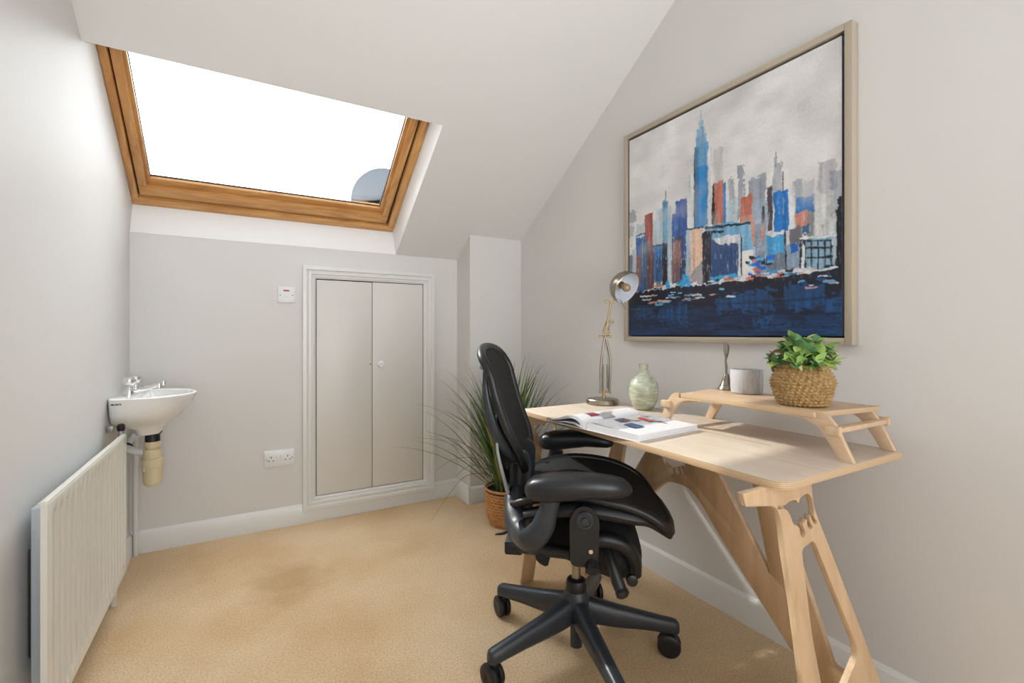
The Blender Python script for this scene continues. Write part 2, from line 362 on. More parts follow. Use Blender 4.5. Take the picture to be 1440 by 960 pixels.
# ------------------------------------------------------------------ switch and socket
sw = thing('fused_switch', 'white square wall switch with small red indicator above the rocker', 'switch', (.209, D, 1.252))
boxo('faceplate', -.043, .043, -.011, 0, -.043, .043, M_plastic, sw, .003)
boxo('rocker', -.009, .009, -.0155, -.008, -.015, .007, M_plastic, sw, .002)
boxo('indicator', -.014, .014, -.0125, -.008, .018, .026, M_red, sw, .001)
for s in (-1, 1): latheo('screw', [(.0035, 0), (.003, .0008)], M_grey, sw, c=(s * .030, -.011, -.002), axis=(0, -1, 0), n=12)
so = thing('double_socket', 'white double power socket low on the back wall', 'socket', (.175, D, .373))
boxo('faceplate', -.073, .073, -.011, 0, -.043, .043, M_plastic, so, .003)
for cx_ in (-.040, .040):
    boxo('socket_hole', cx_ - .002, cx_ + .002, -.0114, -.009, .004, .013, M_dark, so)
    for s in (-1, 1): boxo('socket_hole', cx_ + s * .011 - .0035, cx_ + s * .011 + .0035, -.0114, -.009, -.012, -.008, M_dark, so)
for cx_ in (-.010, .010): boxo('rocker', cx_ - .005, cx_ + .005, -.0145, -.009, .0, .020, M_plastic, so, .0015)
for s in (-1, 1): latheo('screw', [(.0035, 0), (.003, .0008)], M_grey, so, c=(s * .062, -.011, -.002), axis=(0, -1, 0), n=12)

# ------------------------------------------------------------------ radiator on the left wall
rad = thing('radiator', 'cream steel panel radiator with vertical flutes under the sink on the left wall', 'radiator', (XL, 1.9, 0))
XP = -.39 - XL; RY0, RY1, RZ0, RZ1 = 1.484 - 1.9, 2.345 - 1.9, .112, .650
bm = bmesh.new(); n_f = 18; pitch = (RY1 - RY0 - .05) / n_f; rows = []
ys, dx = [RY0, RY0 + .0001, RY0 + .008], [-.0121, -.002, 0]
for i in range(n_f):
    y = RY0 + .025 + i * pitch
    for t, d_ in ((0, 0), (.22, 0), (.40, -.006), (.50, -.012), (.70, -.012), (.80, -.006), (.9, 0)):
        ys.append(y + t * pitch); dx.append(d_)
ys += [RY1 - .008, RY1 - .0001, RY1]; dx += [0, -.002, -.0121]
zs = [(RZ0, 0, -.008), (RZ0 + .006, 0, 0), (RZ0 + .040, 0, 0), (RZ0 + .052, 1, 0), (RZ1 - .045, 1, 0), (RZ1 - .033, 0, 0), (RZ1 - .006, 0, 0), (RZ1, 0, -.008)]
G = [[bm.verts.new((XP + (d_ * k if abs(d_) in (.006, .012) else d_) + e, y, z)) for y, d_ in zip(ys, dx)] for z, k, e in zs]
for a, b in zip(G, G[1:]):
    for i in range(len(ys) - 1): bm.faces.new((a[i], a[i + 1], b[i + 1], b[i]))
box(bm, XP - .014, XP - .0095, RY0 + .0005, RY1 - .0005, RZ0, RZ1)
obj('panel', bm, M_rad, rad, angle=50)
boxo('top_rail', XP - .016, XP - .001, RY0 + .001, RY1 - .001, RZ1 - .012, RZ1 + .002, M_rad, rad, .003)
boxo('back_panel', XP - .050, XP - .024, RY0 + .07, RY1 - .04, RZ0 + .06, RZ1 - .030, M_radback, rad, .003)
for k in range(14):
    y = RY0 + .09 + k * .052
    tubeo('convector_fin', [(XP - .022, y, RZ1 - .04), (XP - .016, y + .012, RZ1 - .028), (XP - .022, y + .026, RZ1 - .04)], .003, M_radback, rad, n=6)
boxo('wall_bracket', .0125, XP - .05, RY0 + .15, RY0 + .17, .22, .52, M_dark, rad, .001)
tubeo('valve', [(XP - .02, RY1 + .002, .635), (XP - .02, RY1 + .012, .665)], .009, M_grey, rad)
latheo('valve_cap', [(.010, 0), (.013, .006), (.013, .022), (.008, .028)], M_black, rad, c=(XP - .02, RY1 + .012, .66))
tubeo('pipe', [(XP - .03, RY1 - .03, .13), (XP - .035, RY1 - .03, .0)], .0085, M_rad, rad)
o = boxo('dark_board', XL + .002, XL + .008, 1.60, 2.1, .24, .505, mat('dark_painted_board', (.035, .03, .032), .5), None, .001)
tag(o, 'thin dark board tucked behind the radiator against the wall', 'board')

# ------------------------------------------------------------------ corner sink
sink = thing('hand_basin', 'small white ceramic hand basin fixed to the left wall in the corner', 'sink', (XL, 2.53, 0))
def ring(tip, hw, z, off=0.0, back=.0, n=56, e=.35):
    cx_ = .10 + back; a = tip - cx_; out = []
    for i in range(n):
        t = 2 * PI * i / n; c_, s_ = math.cos(t), math.sin(t)
        if c_ >= 0: x = cx_ + a * abs(c_) ** .95; y = hw * math.copysign(abs(s_) ** .9, s_)
        else: x = cx_ - (cx_ - off) * abs(c_) ** e; y = hw * math.copysign(abs(s_) ** (.9 if e > .8 else .35), s_)
        out.append((x, y, z))
    return out
bm = bmesh.new()
loft(bm, [ring(.155, .060, .615, .07, 0, e=1), ring(.165, .072, .640, .06, 0, e=1), ring(.198, .100, .664, .0, 0, e=.8), ring(.222, .140, .684, .0), ring(.248, .170, .712, 0), ring(.272, .186, .748, 0), ring(.284, .192, .777, 0), ring(.284, .193, .783, 0), ring(.279, .188, .7865, .003),
          ring(.266, .168, .786, .085), ring(.260, .160, .781, .092), ring(.25, .145, .755, .098, .03), ring(.225, .115, .715, .11, .04), ring(.19, .06, .690, .13, .05, e=1), ring(.17, .02, .684, .14, .05, e=1)])
obj('bowl', bm, M_ceramic, sink, angle=50)
for i in range(3): latheo('overflow_slot', [(.004, 0), (.004, .001)], M_grey, sink, c=(.105, -.012 + .012 * i, .755), axis=(1, 0, .2), n=10)
for i, (wd, hh) in enumerate(((.0045, .0045), (.003, .0045), (.004, .003), (.004, .0045), (.002, .0045), (.004, .0045))):
    boxo('maker_mark', .022 + i * .0052, .022 + i * .0052 + wd, -.1945, -.1905, .764, .764 + hh, M_dark, sink)
def tap(y, sp):
    t = latheo('tap', [(.020, 0), (.021, .006), (.017, .022), (.014, .034), (.012, .038)], M_chrome, sink, c=(.055, y, .786))
    latheo('tap_handle', [(.012, .0), (.019, .006), (.024, .014), (.0245, .022), (.021, .031), (.012, .035), (0, .035)], M_chrome, t, c=(.055, y, .826), n=10)
    tubeo('spout', [(.06, y, .800), (.10, y + sp * .4, .806), (.152, y + sp, .822)], [.010, .008, .0075], M_chrome, t)
    latheo('nozzle', [(.0085, 0), (.0085, .018)], M_chrome, t, c=(.155, y + sp, .812))
tap(-.055, .005); tap(.075, -.005)
tb_ = latheo('waste_nut', [(.036, .0), (.030, -.008), (.027, -.010), (.027, -.042)], M_black, sink, c=(.125, 0, .617))
tr = latheo('bottle_trap', [(.0, .385), (.022, .387), (.032, .398), (.034, .41), (.035, .47), (.039, .472), (.039, .505), (.033, .508), (.033, .545), (.022, .548), (.022, .556), (.030, .558), (.030, .578), (.02, .579)], M_trap, sink, c=(.125, 0, 0))
for k in range(8):
    t = 2 * PI * k / 8; boxo('grip', .125 + .036 * math.cos(t) - .003, .125 + .036 * math.cos(t) + .003, .036 * math.sin(t) - .003, .036 * math.sin(t) + .003, .455, .474, M_trap, tr, .001)
tubeo('waste_pipe', [(.11, .01, .535), (.07, .02, .535), (.03, .05, .55), (.022, .12, .56), (.022, .29, .56)], .015, M_plastic, sink)
latheo('pipe_ring', [(.021, 0), (.021, .006)], M_black, sink, c=(.03, .05, .55), axis=(.3, .9, .1))
tubeo('supply_pipe', [(.027, D - .03 - 2.53, 0), (.027, D - .03 - 2.53, .7)], .010, M_gloss, sink)
boxo('bracket', 0.001, .022, -.16, -.15, .655, .680, M_grey, sink, .002)
boxo('bracket', 0.001, .022, .15, .16, .655, .680, M_grey, sink, .002)

# ------------------------------------------------------------------ desk
desk = thing('desk', 'light plywood desk with elephant cut-outs and slanting frame legs', 'desk', (1.22, 1.0975, 0))
DX, DY = 1.22, 1.0975; DZ = .735; DT = .018
fz = lambda a, b, t: Vector((a - DX, b - DY, DZ - DT / 2 + t))
top = rounded([(.955, .553), (1.487, .553), (1.487, 1.642), (.975, 1.642)], [.045, .006, .02, .012], 8)
sheet('desktop', top, [], DT, fz, M_ply_top, desk, M_edge, .002)
# the seam between the fixed strip and the front panel of the top
boxo('seam', 1.253 - DX, 1.2545 - DX, .76 - DY, 1.16 - DY, DZ - .001, DZ + .0004, mat('seam_shadow_line', (.25, .15, .08), .7), desk)
ZU = DZ - DT
def elephant(cx_, cz, k_, flip=1):
    pts = [(655, 262), (664, 250), (682, 256), (700, 248), (724, 250), (733, 263), (743, 246), (770, 240), (784, 262), (789, 300), (785, 328), (795, 350), (786, 355), (777, 338), (771, 316), (768, 340), (776, 362), (765, 366), (757, 348), (757, 328), (740, 342), (747, 374), (736, 387), (728, 372), (725, 346), (707, 328), (699, 300), (690, 276), (674, 264)]
    return smooth_closed([(cx_ + flip * (x - 722) / 1050 * k_, cz - (y - 300) / 1800 * k_) for x, y in pts], 3)
YN0, YN1 = .598, .520
def near(a, b, t): y = YN1 + (YN0 - YN1) * b / ZU + t; return Vector((a - DX, y - DY, b))
def far(a, b, t): y = 2 * DY - (YN1 + (YN0 - YN1) * b / ZU + t); return Vector((a - DX, y - DY, b))
outer = [(.878, ZU), (.884, .690), (.985, .674), (1.000, .640), (1.000, .575), (1.010, .480), (1.018, .306), (1.000, .0), (1.062, .0), (1.082, .18), (1.20, .16), (1.345, .0), (1.418, .0), (1.330, .200), (1.212, .465), (1.125, .650), (1.130, ZU)]
outer = rounded(outer, [.003, .003, .02, .05, .05, .1, .1, .012, .012, .03, .05, .012, .012, .1, .1, .03, .003], 6)
hole = rounded([(1.062, .568), (1.112, .578), (1.240, .315), (1.236, .290), (1.150, .235), (1.088, .235), (1.066, .391)], [.012, .012, .02, .03, .01, .01, .03], 6)
for f_ in (near, far):
    sheet('end_frame', outer, [hole, elephant(1.058, .643, 1.08)], .014, f_, M_ply_v, desk, M_ply_edge_v)
XBR = 1.29
def br(a, b, t): return Vector((XBR + t - DX, a, b))
half = [(.478, ZU), (.490, .717), (.515, .40), (.535, .24), (.560, .22), (.555, .02), (.50, .02), (.425, .262), (.222, .475), (.150, .555), (.075, .594)]
half = [(.312, ZU), (.330, .60), (.385, .46), (.457, .270), (.478, .210), (.564, .200), (.568, .150), (.530, .140), (.548, .0), (.492, .0), (.462, .110), (.3665, .198), (.1455, .428), (.085, .500), (.040, .532)]
ob = half + [(-a, b) for a, b in half[::-1]]
ob = rounded(ob, [.004, .1, .1, .02, .01, .006, .006, .01, .01, .01, .03, .1, .05, .06, .05] + [.05, .06, .05, .1, .03, .01, .01, .01, .006, .006, .01, .02, .1, .1, .004], 5)
tri = [(.244, .700), (.090, .700), (.3165, .365)]; tri = rounded(tri, [.012, .02, .010], 5)
hs = [tri, [(-a, b) for a, b in tri], elephant(.045, .605, 1.1, -1)]
sheet('brace_board', ob, hs, .018, br, M_ply_v, desk, M_ply_edge_v)

# ------------------------------------------------------------------ shelf riser on the desk
SH = thing('shelf_riser', 'low plywood shelf with bent legs standing on the back of the desk', 'shelf', (1.36, .86, DZ))
ZS = .845 - DZ
fsh = lambda a, b, t: Vector((a - 1.36, b - .86, ZS - .007 + t))
sheet('shelf_board', rounded([(1.236, .640), (1.498, .605), (1.498, 1.105), (1.246, 1.062)], .006, 3), [], .014, fsh, M_ply_s, SH, M_edge, .001)
def side_board(x, y0, y1):
    half_o = [(0, 0), (.030, 0), (.062, .052), (.082, .078), (.118, .0915), (.20, .0935)]
    half_i = [(.20, .0965 + .002), (.105, .0965 + .002), (.082, .110), (.060, .106), (.038, .082)]
    L_ = y1 - y0; m_ = L_ / 2
    low = [(y0 + a, b) for a, b in half_o[1:]] + [(y1 - a, b) for a, b in half_o[1:][::-1]]
    up_ = [(y1 - a, b) for a, b in [(0, 0), (.038, .082), (.058, .106), (.074, .112), (.085, .110), (.085, .0955)]] + [(y0 + a, b) for a, b in [(.085, .0955), (.085, .110), (.074, .112), (.058, .106), (.038, .082), (0, 0)]]
    pts = low + up_
    r_ = [.002, .03, .03, .04, .02, .02, .04, .03, .03, .002] + [.002, .02, .015, .01, .003, .001, .001, .003, .01, .015, .02, .002]
    sheet('side_board', rounded(pts, r_, 5), [], .014, lambda a, b, t: Vector((x + t - 1.36, a - .86, b)), M_ply_s, SH, M_ply_edge_v, .001)
side_board(1.250, .556, 1.150); side_board(1.470, .560, 1.135)
for y in (.596, 1.112):
    o_ = boxo('cross_bar', 1.232 - 1.36, 1.492 - 1.36, y - .012 - .86, y + .012 - .86, .066, .078, M_ply_s, SH, .002)
    for x in (1.236, 1.488): boxo('bar_end', x - .008 - 1.36, x + .008 - 1.36, y - .016 - .86, y + .016 - .86, .061, .083, M_ply_edge_v, o_, .003)

# ------------------------------------------------------------------ desk lamp
LD = 2.055
lp = ondepth(847, 566, LD); lp.z = DZ
lamp = thing('desk_lamp', 'brushed nickel spring-arm desk lamp with domed shade', 'lamp', lp)
def lq(px, py, dd=0): return ondepth(px, py, LD + dd) - lp
latheo('base', [(.066, 0), (.069, .003), (.069, .019), (.066, .023), (.05, .025), (.012, .027), (0, .027)], M_nickel, lamp)
latheo('pivot', [(.009, .025), (.009, .035), (.006, .04), (.006, .065), (0, .066)], M_brass, lamp, c=lq(849, 566) - Vector((0, 0, lq(849, 566).z)))
rr = Vector((math.cos(YAW), -math.sin(YAW), 0))
for k, (a, b, c_) in enumerate([((845, 550), (845, 512), (850, 474)), ((857, 550), (858, 505), (851, 472))]):
    tubeo('lower_arm', [lq(*a, -.008), lq(*b, -.008), lq(*c_, -.008)], .005, M_nickel, lamp)
    tubeo('lower_arm', [lq(*a, .014), lq(*b, .014), lq(*c_, .014)], .005, M_nickel, lamp)
for px0, px1 in ((847.5, 849), (854.5, 853)):
    bm = bmesh.new(); pts = []
    for i in range(220):
        t = i / 219; c_ = lq(px0 + (px1 - px0) * t * .3, 546 - 34 * t, .003); a_ = 2 * PI * 26 * t
        pts.append(c_ + rr * (.0048 * math.cos(a_)) + Vector((YAW, 1, 0)).normalized() * (.0048 * math.sin(a_)))
    tube(bm, pts, .0011, 5, 1); obj('spring', bm, M_nickel, lamp)
    tubeo('spring_rod', [lq(px0, 512, .003), lq(px1, 476, .003)], .0014, M_nickel, lamp)
for (px, py, hw) in ((851, 551, .022), (851, 473, .024), (852, 470, .012), (856, 424, .014), (854, 466, .010), (858, 452, .014)):
    tubeo('joint_bolt', [lq(px, py) - rr * hw, lq(px, py) + rr * hw], .0032, M_brass, lamp)
    for s in (-1, 1): latheo('wing_nut', [(.006, -.003), (.006, .003)], M_brass, lamp, c=lq(px, py) + rr * hw * s, axis=rr, n=14)
tubeo('joint_plate', [lq(847, 466, -.006), lq(853, 450, -.006)], .005, M_brass, lamp, flat=.4)
tubeo('joint_plate', [lq(855, 464, .01), lq(859, 450, .01)], .005, M_brass, lamp, flat=.4)
tubeo('upper_arm', [lq(853, 458), lq(860, 421)], .0048, M_brass, lamp)
tubeo('upper_arm', [lq(850, 470), lq(856, 440)], .0035, M_brass, lamp)
hc = lq(880, 404); fwd = Vector((math.sin(YAW), math.cos(YAW), 0))
ax = (-fwd * .62 + rr * .50 + Vector((0, 0, -.42))).normalized()
R_ = .071
prof = [(0.008, -.062), (.020, -.060)] + [(R_ * math.cos(t), -R_ * math.sin(t) * .98) for t in np.linspace(1.22, 0, 12)] + [(R_ + .0015, .006), (R_ - .001, .008)]
sh = latheo('lamp_shade', prof, M_nickel, lamp, c=hc, axis=ax, n=56, cap1=False)
inn = [(R_ - .001, .008), (R_ - .003, .004)] + [((R_ - .0035) * math.cos(t), -(R_ - .004) * math.sin(t) * .97) for t in np.linspace(0.05, 1.3, 12)] + [(.001, -.058)]
latheo('shade_lining', inn, mat('white_enamel', (.72, .76, .82), .25), sh, c=hc, axis=ax, n=56, cap0=False)
latheo('bulb_holder', [(.013, -.056), (.013, -.030), (.016, -.029), (.016, -.024)], M_brass, sh, c=hc, axis=ax, n=24)
latheo('bulb', [(.009, -.024), (.014, -.014), (.019, -.002), (.018, .010), (.010, .020), (0, .023)], mat('amber_bulb_glass', (.42, .27, .14), .1, coat=1), sh, c=hc, axis=ax, n=24)
latheo('shade_cap', [(.010, -.078), (.013, -.072), (.014, -.058)], M_brass, sh, c=hc, axis=ax, n=20)
tubeo('shade_bracket', [lq(856, 421), lq(862, 424), lq(868, 420)], .003, M_brass, lamp)
tubeo('handle_wire', [lq(872, 421, -.02), lq(876, 428, -.03), lq(880, 436, -.04)], .0016, M_nickel, lamp)

# ------------------------------------------------------------------ vase
def vase_mat():
    m, nt, p = new_mat('celadon_glaze'); N = nt.nodes.new; L = nt.links.new
    tc = N('ShaderNodeTexCoord'); mp = N('ShaderNodeMapping'); mp.inputs['Scale'].default_value = (1, 1, 3); L(tc.outputs['Object'], mp.inputs['Vector'])
    n = N('ShaderNodeTexNoise'); n.inputs['Scale'].default_value = 14; n.inputs['Detail'].default_value = 7; n.inputs['Distortion'].default_value = 1.5; L(mp.outputs[0], n.inputs['Vector'])
    r = N('ShaderNodeValToRGB'); e = r.color_ramp.elements; e[0].position = .32; e[0].color = (.33, .34, .25, 1); e[1].position = .7; e[1].color = (.62, .66, .52, 1); k = e.new(.5); k.color = (.47, .50, .37, 1)
    L(n.outputs[0], r.inputs[0]); L(r.outputs[0], p.inputs['Base Color']); p.inputs['Roughness'].default_value = .22; p.inputs['Coat Weight'].default_value = .6
    return m
vp = ondepth(905, 575, 1.905); vp.z = DZ
o = latheo('vase', [(0, 0), (.030, 0), (.036, .004), (.048, .022), (.056, .045), (.060, .072), (.059, .092), (.052, .112), (.038, .130), (.024, .141), (.0185, .149), (.0165, .160), (.0175, .176), (.020, .181), (.018, .183), (.0145, .176), (.0135, .15), (0, .14)], vase_mat(), c=(0, 0, 0), n=56)
o.location = vp; tag(o, 'bottle-shaped pale green glazed vase between the lamp and the shelf', 'vase')

# ------------------------------------------------------------------ open book
book = thing('open_book', 'thick open catalogue lying on the front edge of the desk', 'book', (1.085, 1.19, DZ), math.radians(5))
M_paper = mat('paper_pages', (.80, .80, .82), .5, var=.12, vscale=60, stretch=(1, 1, 30))
M_page = mat('glossy_page', (.84, .845, .86), .3)
BL = .137                                       # half page height, along local x; y = across the spine
pr = [(-.002, .0), (-.002, .010), (-.010, .021), (-.03, .0235), (-.07, .0225), (-.12, .021), (-.18, .020), (-.212, .0195), (-.214, .0015), (-.20, .0)]
bm = bmesh.new(); prism(bm, pr, lambda a, b, t: Vector((t, a, b + .001)), -BL, BL); obj('page_block', bm, M_paper, book, angle=40)
plf = [(.002, 0), (.002, .010), (.016, .024), (.040, .034), (.065, .036), (.095, .030), (.13, .018), (.165, .008), (.190, .003), (.190, .0012), (.165, .0045), (.13, .011), (.095, .021), (.065, .025), (.045, .023), (.03, .016), (.022, .002)]
bm = bmesh.new(); prism(bm, plf, lambda a, b, t: Vector((t, a, b + .002)), -BL, BL); obj('page_block', bm, M_paper, book, angle=60)
bm = bmesh.new(); prism(bm, [(.020, .002), (.06, .012), (.10, .010), (.15, .003), (.15, .002), (.10, .007), (.06, .008), (.02, .001)], lambda a, b, t: Vector((t, a, b + .002)), -BL, BL); obj('loose_pages', bm, M_paper, book, angle=60)
bm = bmesh.new(); prism(bm, [(-.217, 0), (.193, 0), (.193, .0016), (-.217, .0016)], lambda a, b, t: Vector((t, a, b)), -BL - .002, BL + .002); obj('cover', bm, mat('cream_cover', (.72, .66, .56), .5), book)
for k in range(3):
    q = [(-.004, .016 - .001 * k), (-.03, .0275 - .002 * k), (-.07, .0265 - .0015 * k), (-.13 + .02 * k, .0225)]
    c_ = catmull([(0, a, b) for a, b in q], 5); bm = bmesh.new()
    rows = [[bm.verts.new((t, p.y, p.z)) for p in c_] for t in (-BL, BL)]
    for i in range(len(c_) - 1): bm.faces.new((rows[0][i], rows[0][i + 1], rows[1][i + 1], rows[1][i]))
    bmesh.ops.solidify(bm, geom=list(bm.faces), thickness=.0005); obj('lifted_page', bm, M_page, book, angle=60)
def zr(a):      # height of the right-hand page
    return float(np.interp(-a, [0, .004, .03, .07, .13, .18, .212], [.012, .017, .029, .0283, .0243, .0215, .021])) + .0010
def zl(a): return float(np.interp(a, [0, .002, .016, .040, .065, .095, .13, .165, .19], [.0, .010, .024, .034, .036, .030, .018, .008, .003])) + .0032
def printed(name, u0, u1, v0, v1, col, zf, skew=0):
    bm = bmesh.new(); n = 12; A = []
    for i in range(n + 1):
        a = v0 + (v1 - v0) * i / n; A.append((bm.verts.new((u0 + skew * i / n, a, zf(a))), bm.verts.new((u1 + skew * i / n, a, zf(a)))))
    for i in range(n): bm.faces.new((A[i][0], A[i + 1][0], A[i + 1][1], A[i][1]))
    obj(name, bm, mat('print_' + name, col, .35, var=.3, vscale=50), book)
pd = lambda *a: printed('photo', *a)
pd(-.06, -.012, -.075, -.035, (.09, .07, .14), zr, .01); pd(-.045, -.028, -.080, -.05, (.35, .06, .08), zr, .01)
pd(-.078, -.036, -.150, -.100, (.03, .10, .24), zr, .0); pd(-.002, .026, -.085, -.055, (.60, .55, .40), zr)
pd(.030, .052, -.115, -.055, (.60, .06, .05), zr, .008); pd(.055, .085, -.125, -.070, (.60, .57, .60), zr)
pd(.060, .066, -.155, -.075, (.12, .10, .10), zr); pd(.080, .100, -.060, -.030, (.40, .52, .68), zr); pd(-.014, -.006, -.030, -.020, (.1, .1, .12), zr)
pd(.004, .005, -.16, -.02, (.25, .25, .28), zr)
pd(-.085, -.045, .030, .060, (.32, .05, .08), zl, .0); pd(-.06, -.028, .075, .10, (.15, .42, .48), zl); pd(-.045, .012, .012, .040, (.42, .40, .42), zl); pd(-.02, .03, .04, .055, (.5, .48, .5), zl)
for k in range(6): pd(-.10 + .0, -.088, -.10 - .006 * k, -.098 - .006 * k, (.5, .5, .55), zr)

# ------------------------------------------------------------------ bell, cup and basket plant on the shelf
ZT = .8455
bl = thing('metal_bell', 'small pewter hand bell with a feathered twisted handle', 'bell', (1.470, 1.052, ZT))
latheo('bell_body', [(.0265, 0), (.028, .002), (.0265, .006), (.022, .014), (.0165, .026), (.0125, .038), (.010, .050), (.006, .056), (0, .058)], M_nickel, bl, n=36)
latheo('bell_rim', [(.0205, .015), (.0225, .016), (.0205, .0175)], M_nickel, bl, n=36)
tubeo('handle', [(0, 0, .056), (.001, 0, .08), (-.001, .001, .10), (.001, 0, .125)], [.0035, .0045, .0035, .004], M_nickel, bl)
M_feather = mat('dry_feather_metal', (.42, .36, .29), .45, .5)
for k in range(7):
    a = 2 * PI * k / 7; d_ = Vector((math.cos(a), math.sin(a), 0))
    tubeo('plume', [Vector((0, 0, .10)), d_ * .006 + Vector((0, 0, .125)), d_ * .0085 + Vector((0, 0, .148)), d_ * .004 + Vector((0, 0, .163 + .003 * (k % 3)))], [.0015, .004, .0035, .0008], M_feather, bl, n=6, flat=.4)
def marble():
    m, nt, p = new_mat('marbled_grey_glaze'); N = nt.nodes.new; L = nt.links.new
    tc = N('ShaderNodeTexCoord'); mp = N('ShaderNodeMapping'); mp.inputs['Scale'].default_value = (28, 28, 5); L(tc.outputs['Object'], mp.inputs['Vector'])
    n = N('ShaderNodeTexNoise'); n.inputs['Scale'].default_value = 1.6; n.inputs['Detail'].default_value = 8; n.inputs['Roughness'].default_value = .65; n.inputs['Distortion'].default_value = 1; L(mp.outputs[0], n.inputs['Vector'])
    r = N('ShaderNodeValToRGB'); e = r.color_ramp.elements; e[0].position = .28; e[0].color = (.30, .30, .31, 1); e[1].position = .52; e[1].color = (.52, .52, .53, 1)
    L(n.outputs[0], r.inputs[0]); L(r.outputs[0], p.inputs['Base Color']); p.inputs['Roughness'].default_value = .75; return m
o = latheo('cup', [(0, 0), (.044, 0), (.047, .003), (.049, .02), (.049, .076), (.0475, .0785), (.045, .076), (.044, .01), (0, .008)], marble(), n=48)
o.location = (1.442, .957, ZT); tag(o, 'short round grey marbled cup beside the bell on the shelf', 'cup')

bp = thing('basket_plant', 'small leafy green plant in a woven seagrass basket', 'plant', (1.335, .722, ZT))
M_sea = mat('seagrass', (.50, .33, .14), .85, col2=(.26, .14, .045), vscale=110, bump=.8, bscale=200)
bm = bmesh.new(); nz, nt_ = 78, 300
bp_r = lambda z: float(np.interp(z, [0, .004, .02, .045, .063, .085, .105, .112], [.050, .058, .065, .071, .076, .068, .057, .055]))
rg = []
for i in range(nz):
    z = .112 * i / (nz - 1); row = z / .0085; ph = PI * (int(row) % 2)
    rg.append([])
    for k in range(nt_):
        t = 2 * PI * k / nt_
        b_ = .0032 * abs(math.sin(PI * row)) + .0024 * math.sin(t * 34 + ph + row * 2) * abs(math.sin(PI * row)) + .0007 * math.sin(t * 7 + row)
        r = bp_r(z) + b_; rg[-1].append((r * math.cos(t), r * math.sin(t), z))
for s_ in (.006, .012): rg.append([((bp_r(.112) - s_) * math.cos(2 * PI * k / nt_), (bp_r(.112) - s_) * math.sin(2 * PI * k / nt_), .112 - s_ * .6) for k in range(nt_)])
loft(bm, rg); obj('basket', bm, M_sea, bp, angle=80)
latheo('soil', [(.0, .092), (.05, .09), (.05, .085)], mat('dark_soil', (.05, .03, .02), .9), bp)
hp = -rr
tubeo('handle', [hp * .045 + Vector((0, -.02, .09)), hp * .062 + Vector((0, -.02, .125)), hp * .076 + Vector((0, -.01, .15)), hp * .070 + Vector((0, .02, .13)), hp * .05 + Vector((0, .03, .09))], .0035, mat('twisted_leather', (.14, .06, .03), .5), bp, n=8)
def leaf_mesh(name, L_, W_, m, curl=.3):
    bm = bmesh.new(); n = 7; R = []
    for i in range(n + 1):
        t = i / n; w_ = W_ * math.sin(PI * t ** .8) ** .8 * (1 if i not in (0, n) else 0) + .0002; z = -curl * L_ * t * t
        R.append([bm.verts.new((L_ * t, s_ * w_, z + abs(s_) * w_ * .35)) for s_ in (-1, -.5, 0, .5, 1)])
    for a, b in zip(R, R[1:]):
        for i in range(4): bm.faces.new((a[i], b[i], b[i + 1], a[i + 1]))
    me = bpy.data.meshes.new(name); bm.to_mesh(me); bm.free(); me.materials.append(m)
    for p in me.polygons: p.use_smooth = True
    return me
M_lf = [mat('leaf_light_green', (.50, .68, .20), .4, var=.25, vscale=25), mat('leaf_mid_green', (.36, .58, .16), .4, var=.25, vscale=25), mat('leaf_dark_green', (.14, .32, .13), .42, var=.25, vscale=25)]
for m_ in M_lf: m_.node_tree.nodes['Principled BSDF'].inputs['Subsurface Weight'].default_value = .0
lms = [leaf_mesh('leaf', .034, .0125, m_, c_) for m_ in M_lf for c_ in (.15, .45)]
rs = random.Random(3); M_stem = mat('green_stem', (.16, .24, .06), .5)
for k in range(38):
    a = 2 * PI * k / 38 + rs.uniform(-.15, .15); rd = rs.uniform(.01, .076) ; zt_ = .112 + rs.uniform(.022, .064) * (1.15 - rd * 5)
    if k % 5 == 0: rd = .074; zt_ = .118
    tip = Vector((rd * math.cos(a), rd * math.sin(a), zt_))
    tubeo('stem', [Vector((tip.x * .3, tip.y * .3, .088)), Vector((tip.x * .75, tip.y * .75, .088 + (zt_ - .088) * .7)), tip], .0012, M_stem, bp, n=5, smooth=3)
    for j in range(7):
        fz_ = 1 - .13 * (j // 2); base = Vector((tip.x * (.3 + .7 * fz_), tip.y * (.3 + .7 * fz_), .088 + (zt_ - .088) * fz_))
        o = bpy.data.objects.new('leaf', rs.choice(lms)); C.objects.link(o); o.parent = bp; o.location = base
        o.rotation_euler = (rs.uniform(-.5, .5), rs.uniform(-.9, .45) if j else -1.1, a + rs.uniform(-1.5, 1.5) if j < 5 else rs.uniform(0, 6.28)); o.scale = [rs.uniform(.7, 1.1)] * 3

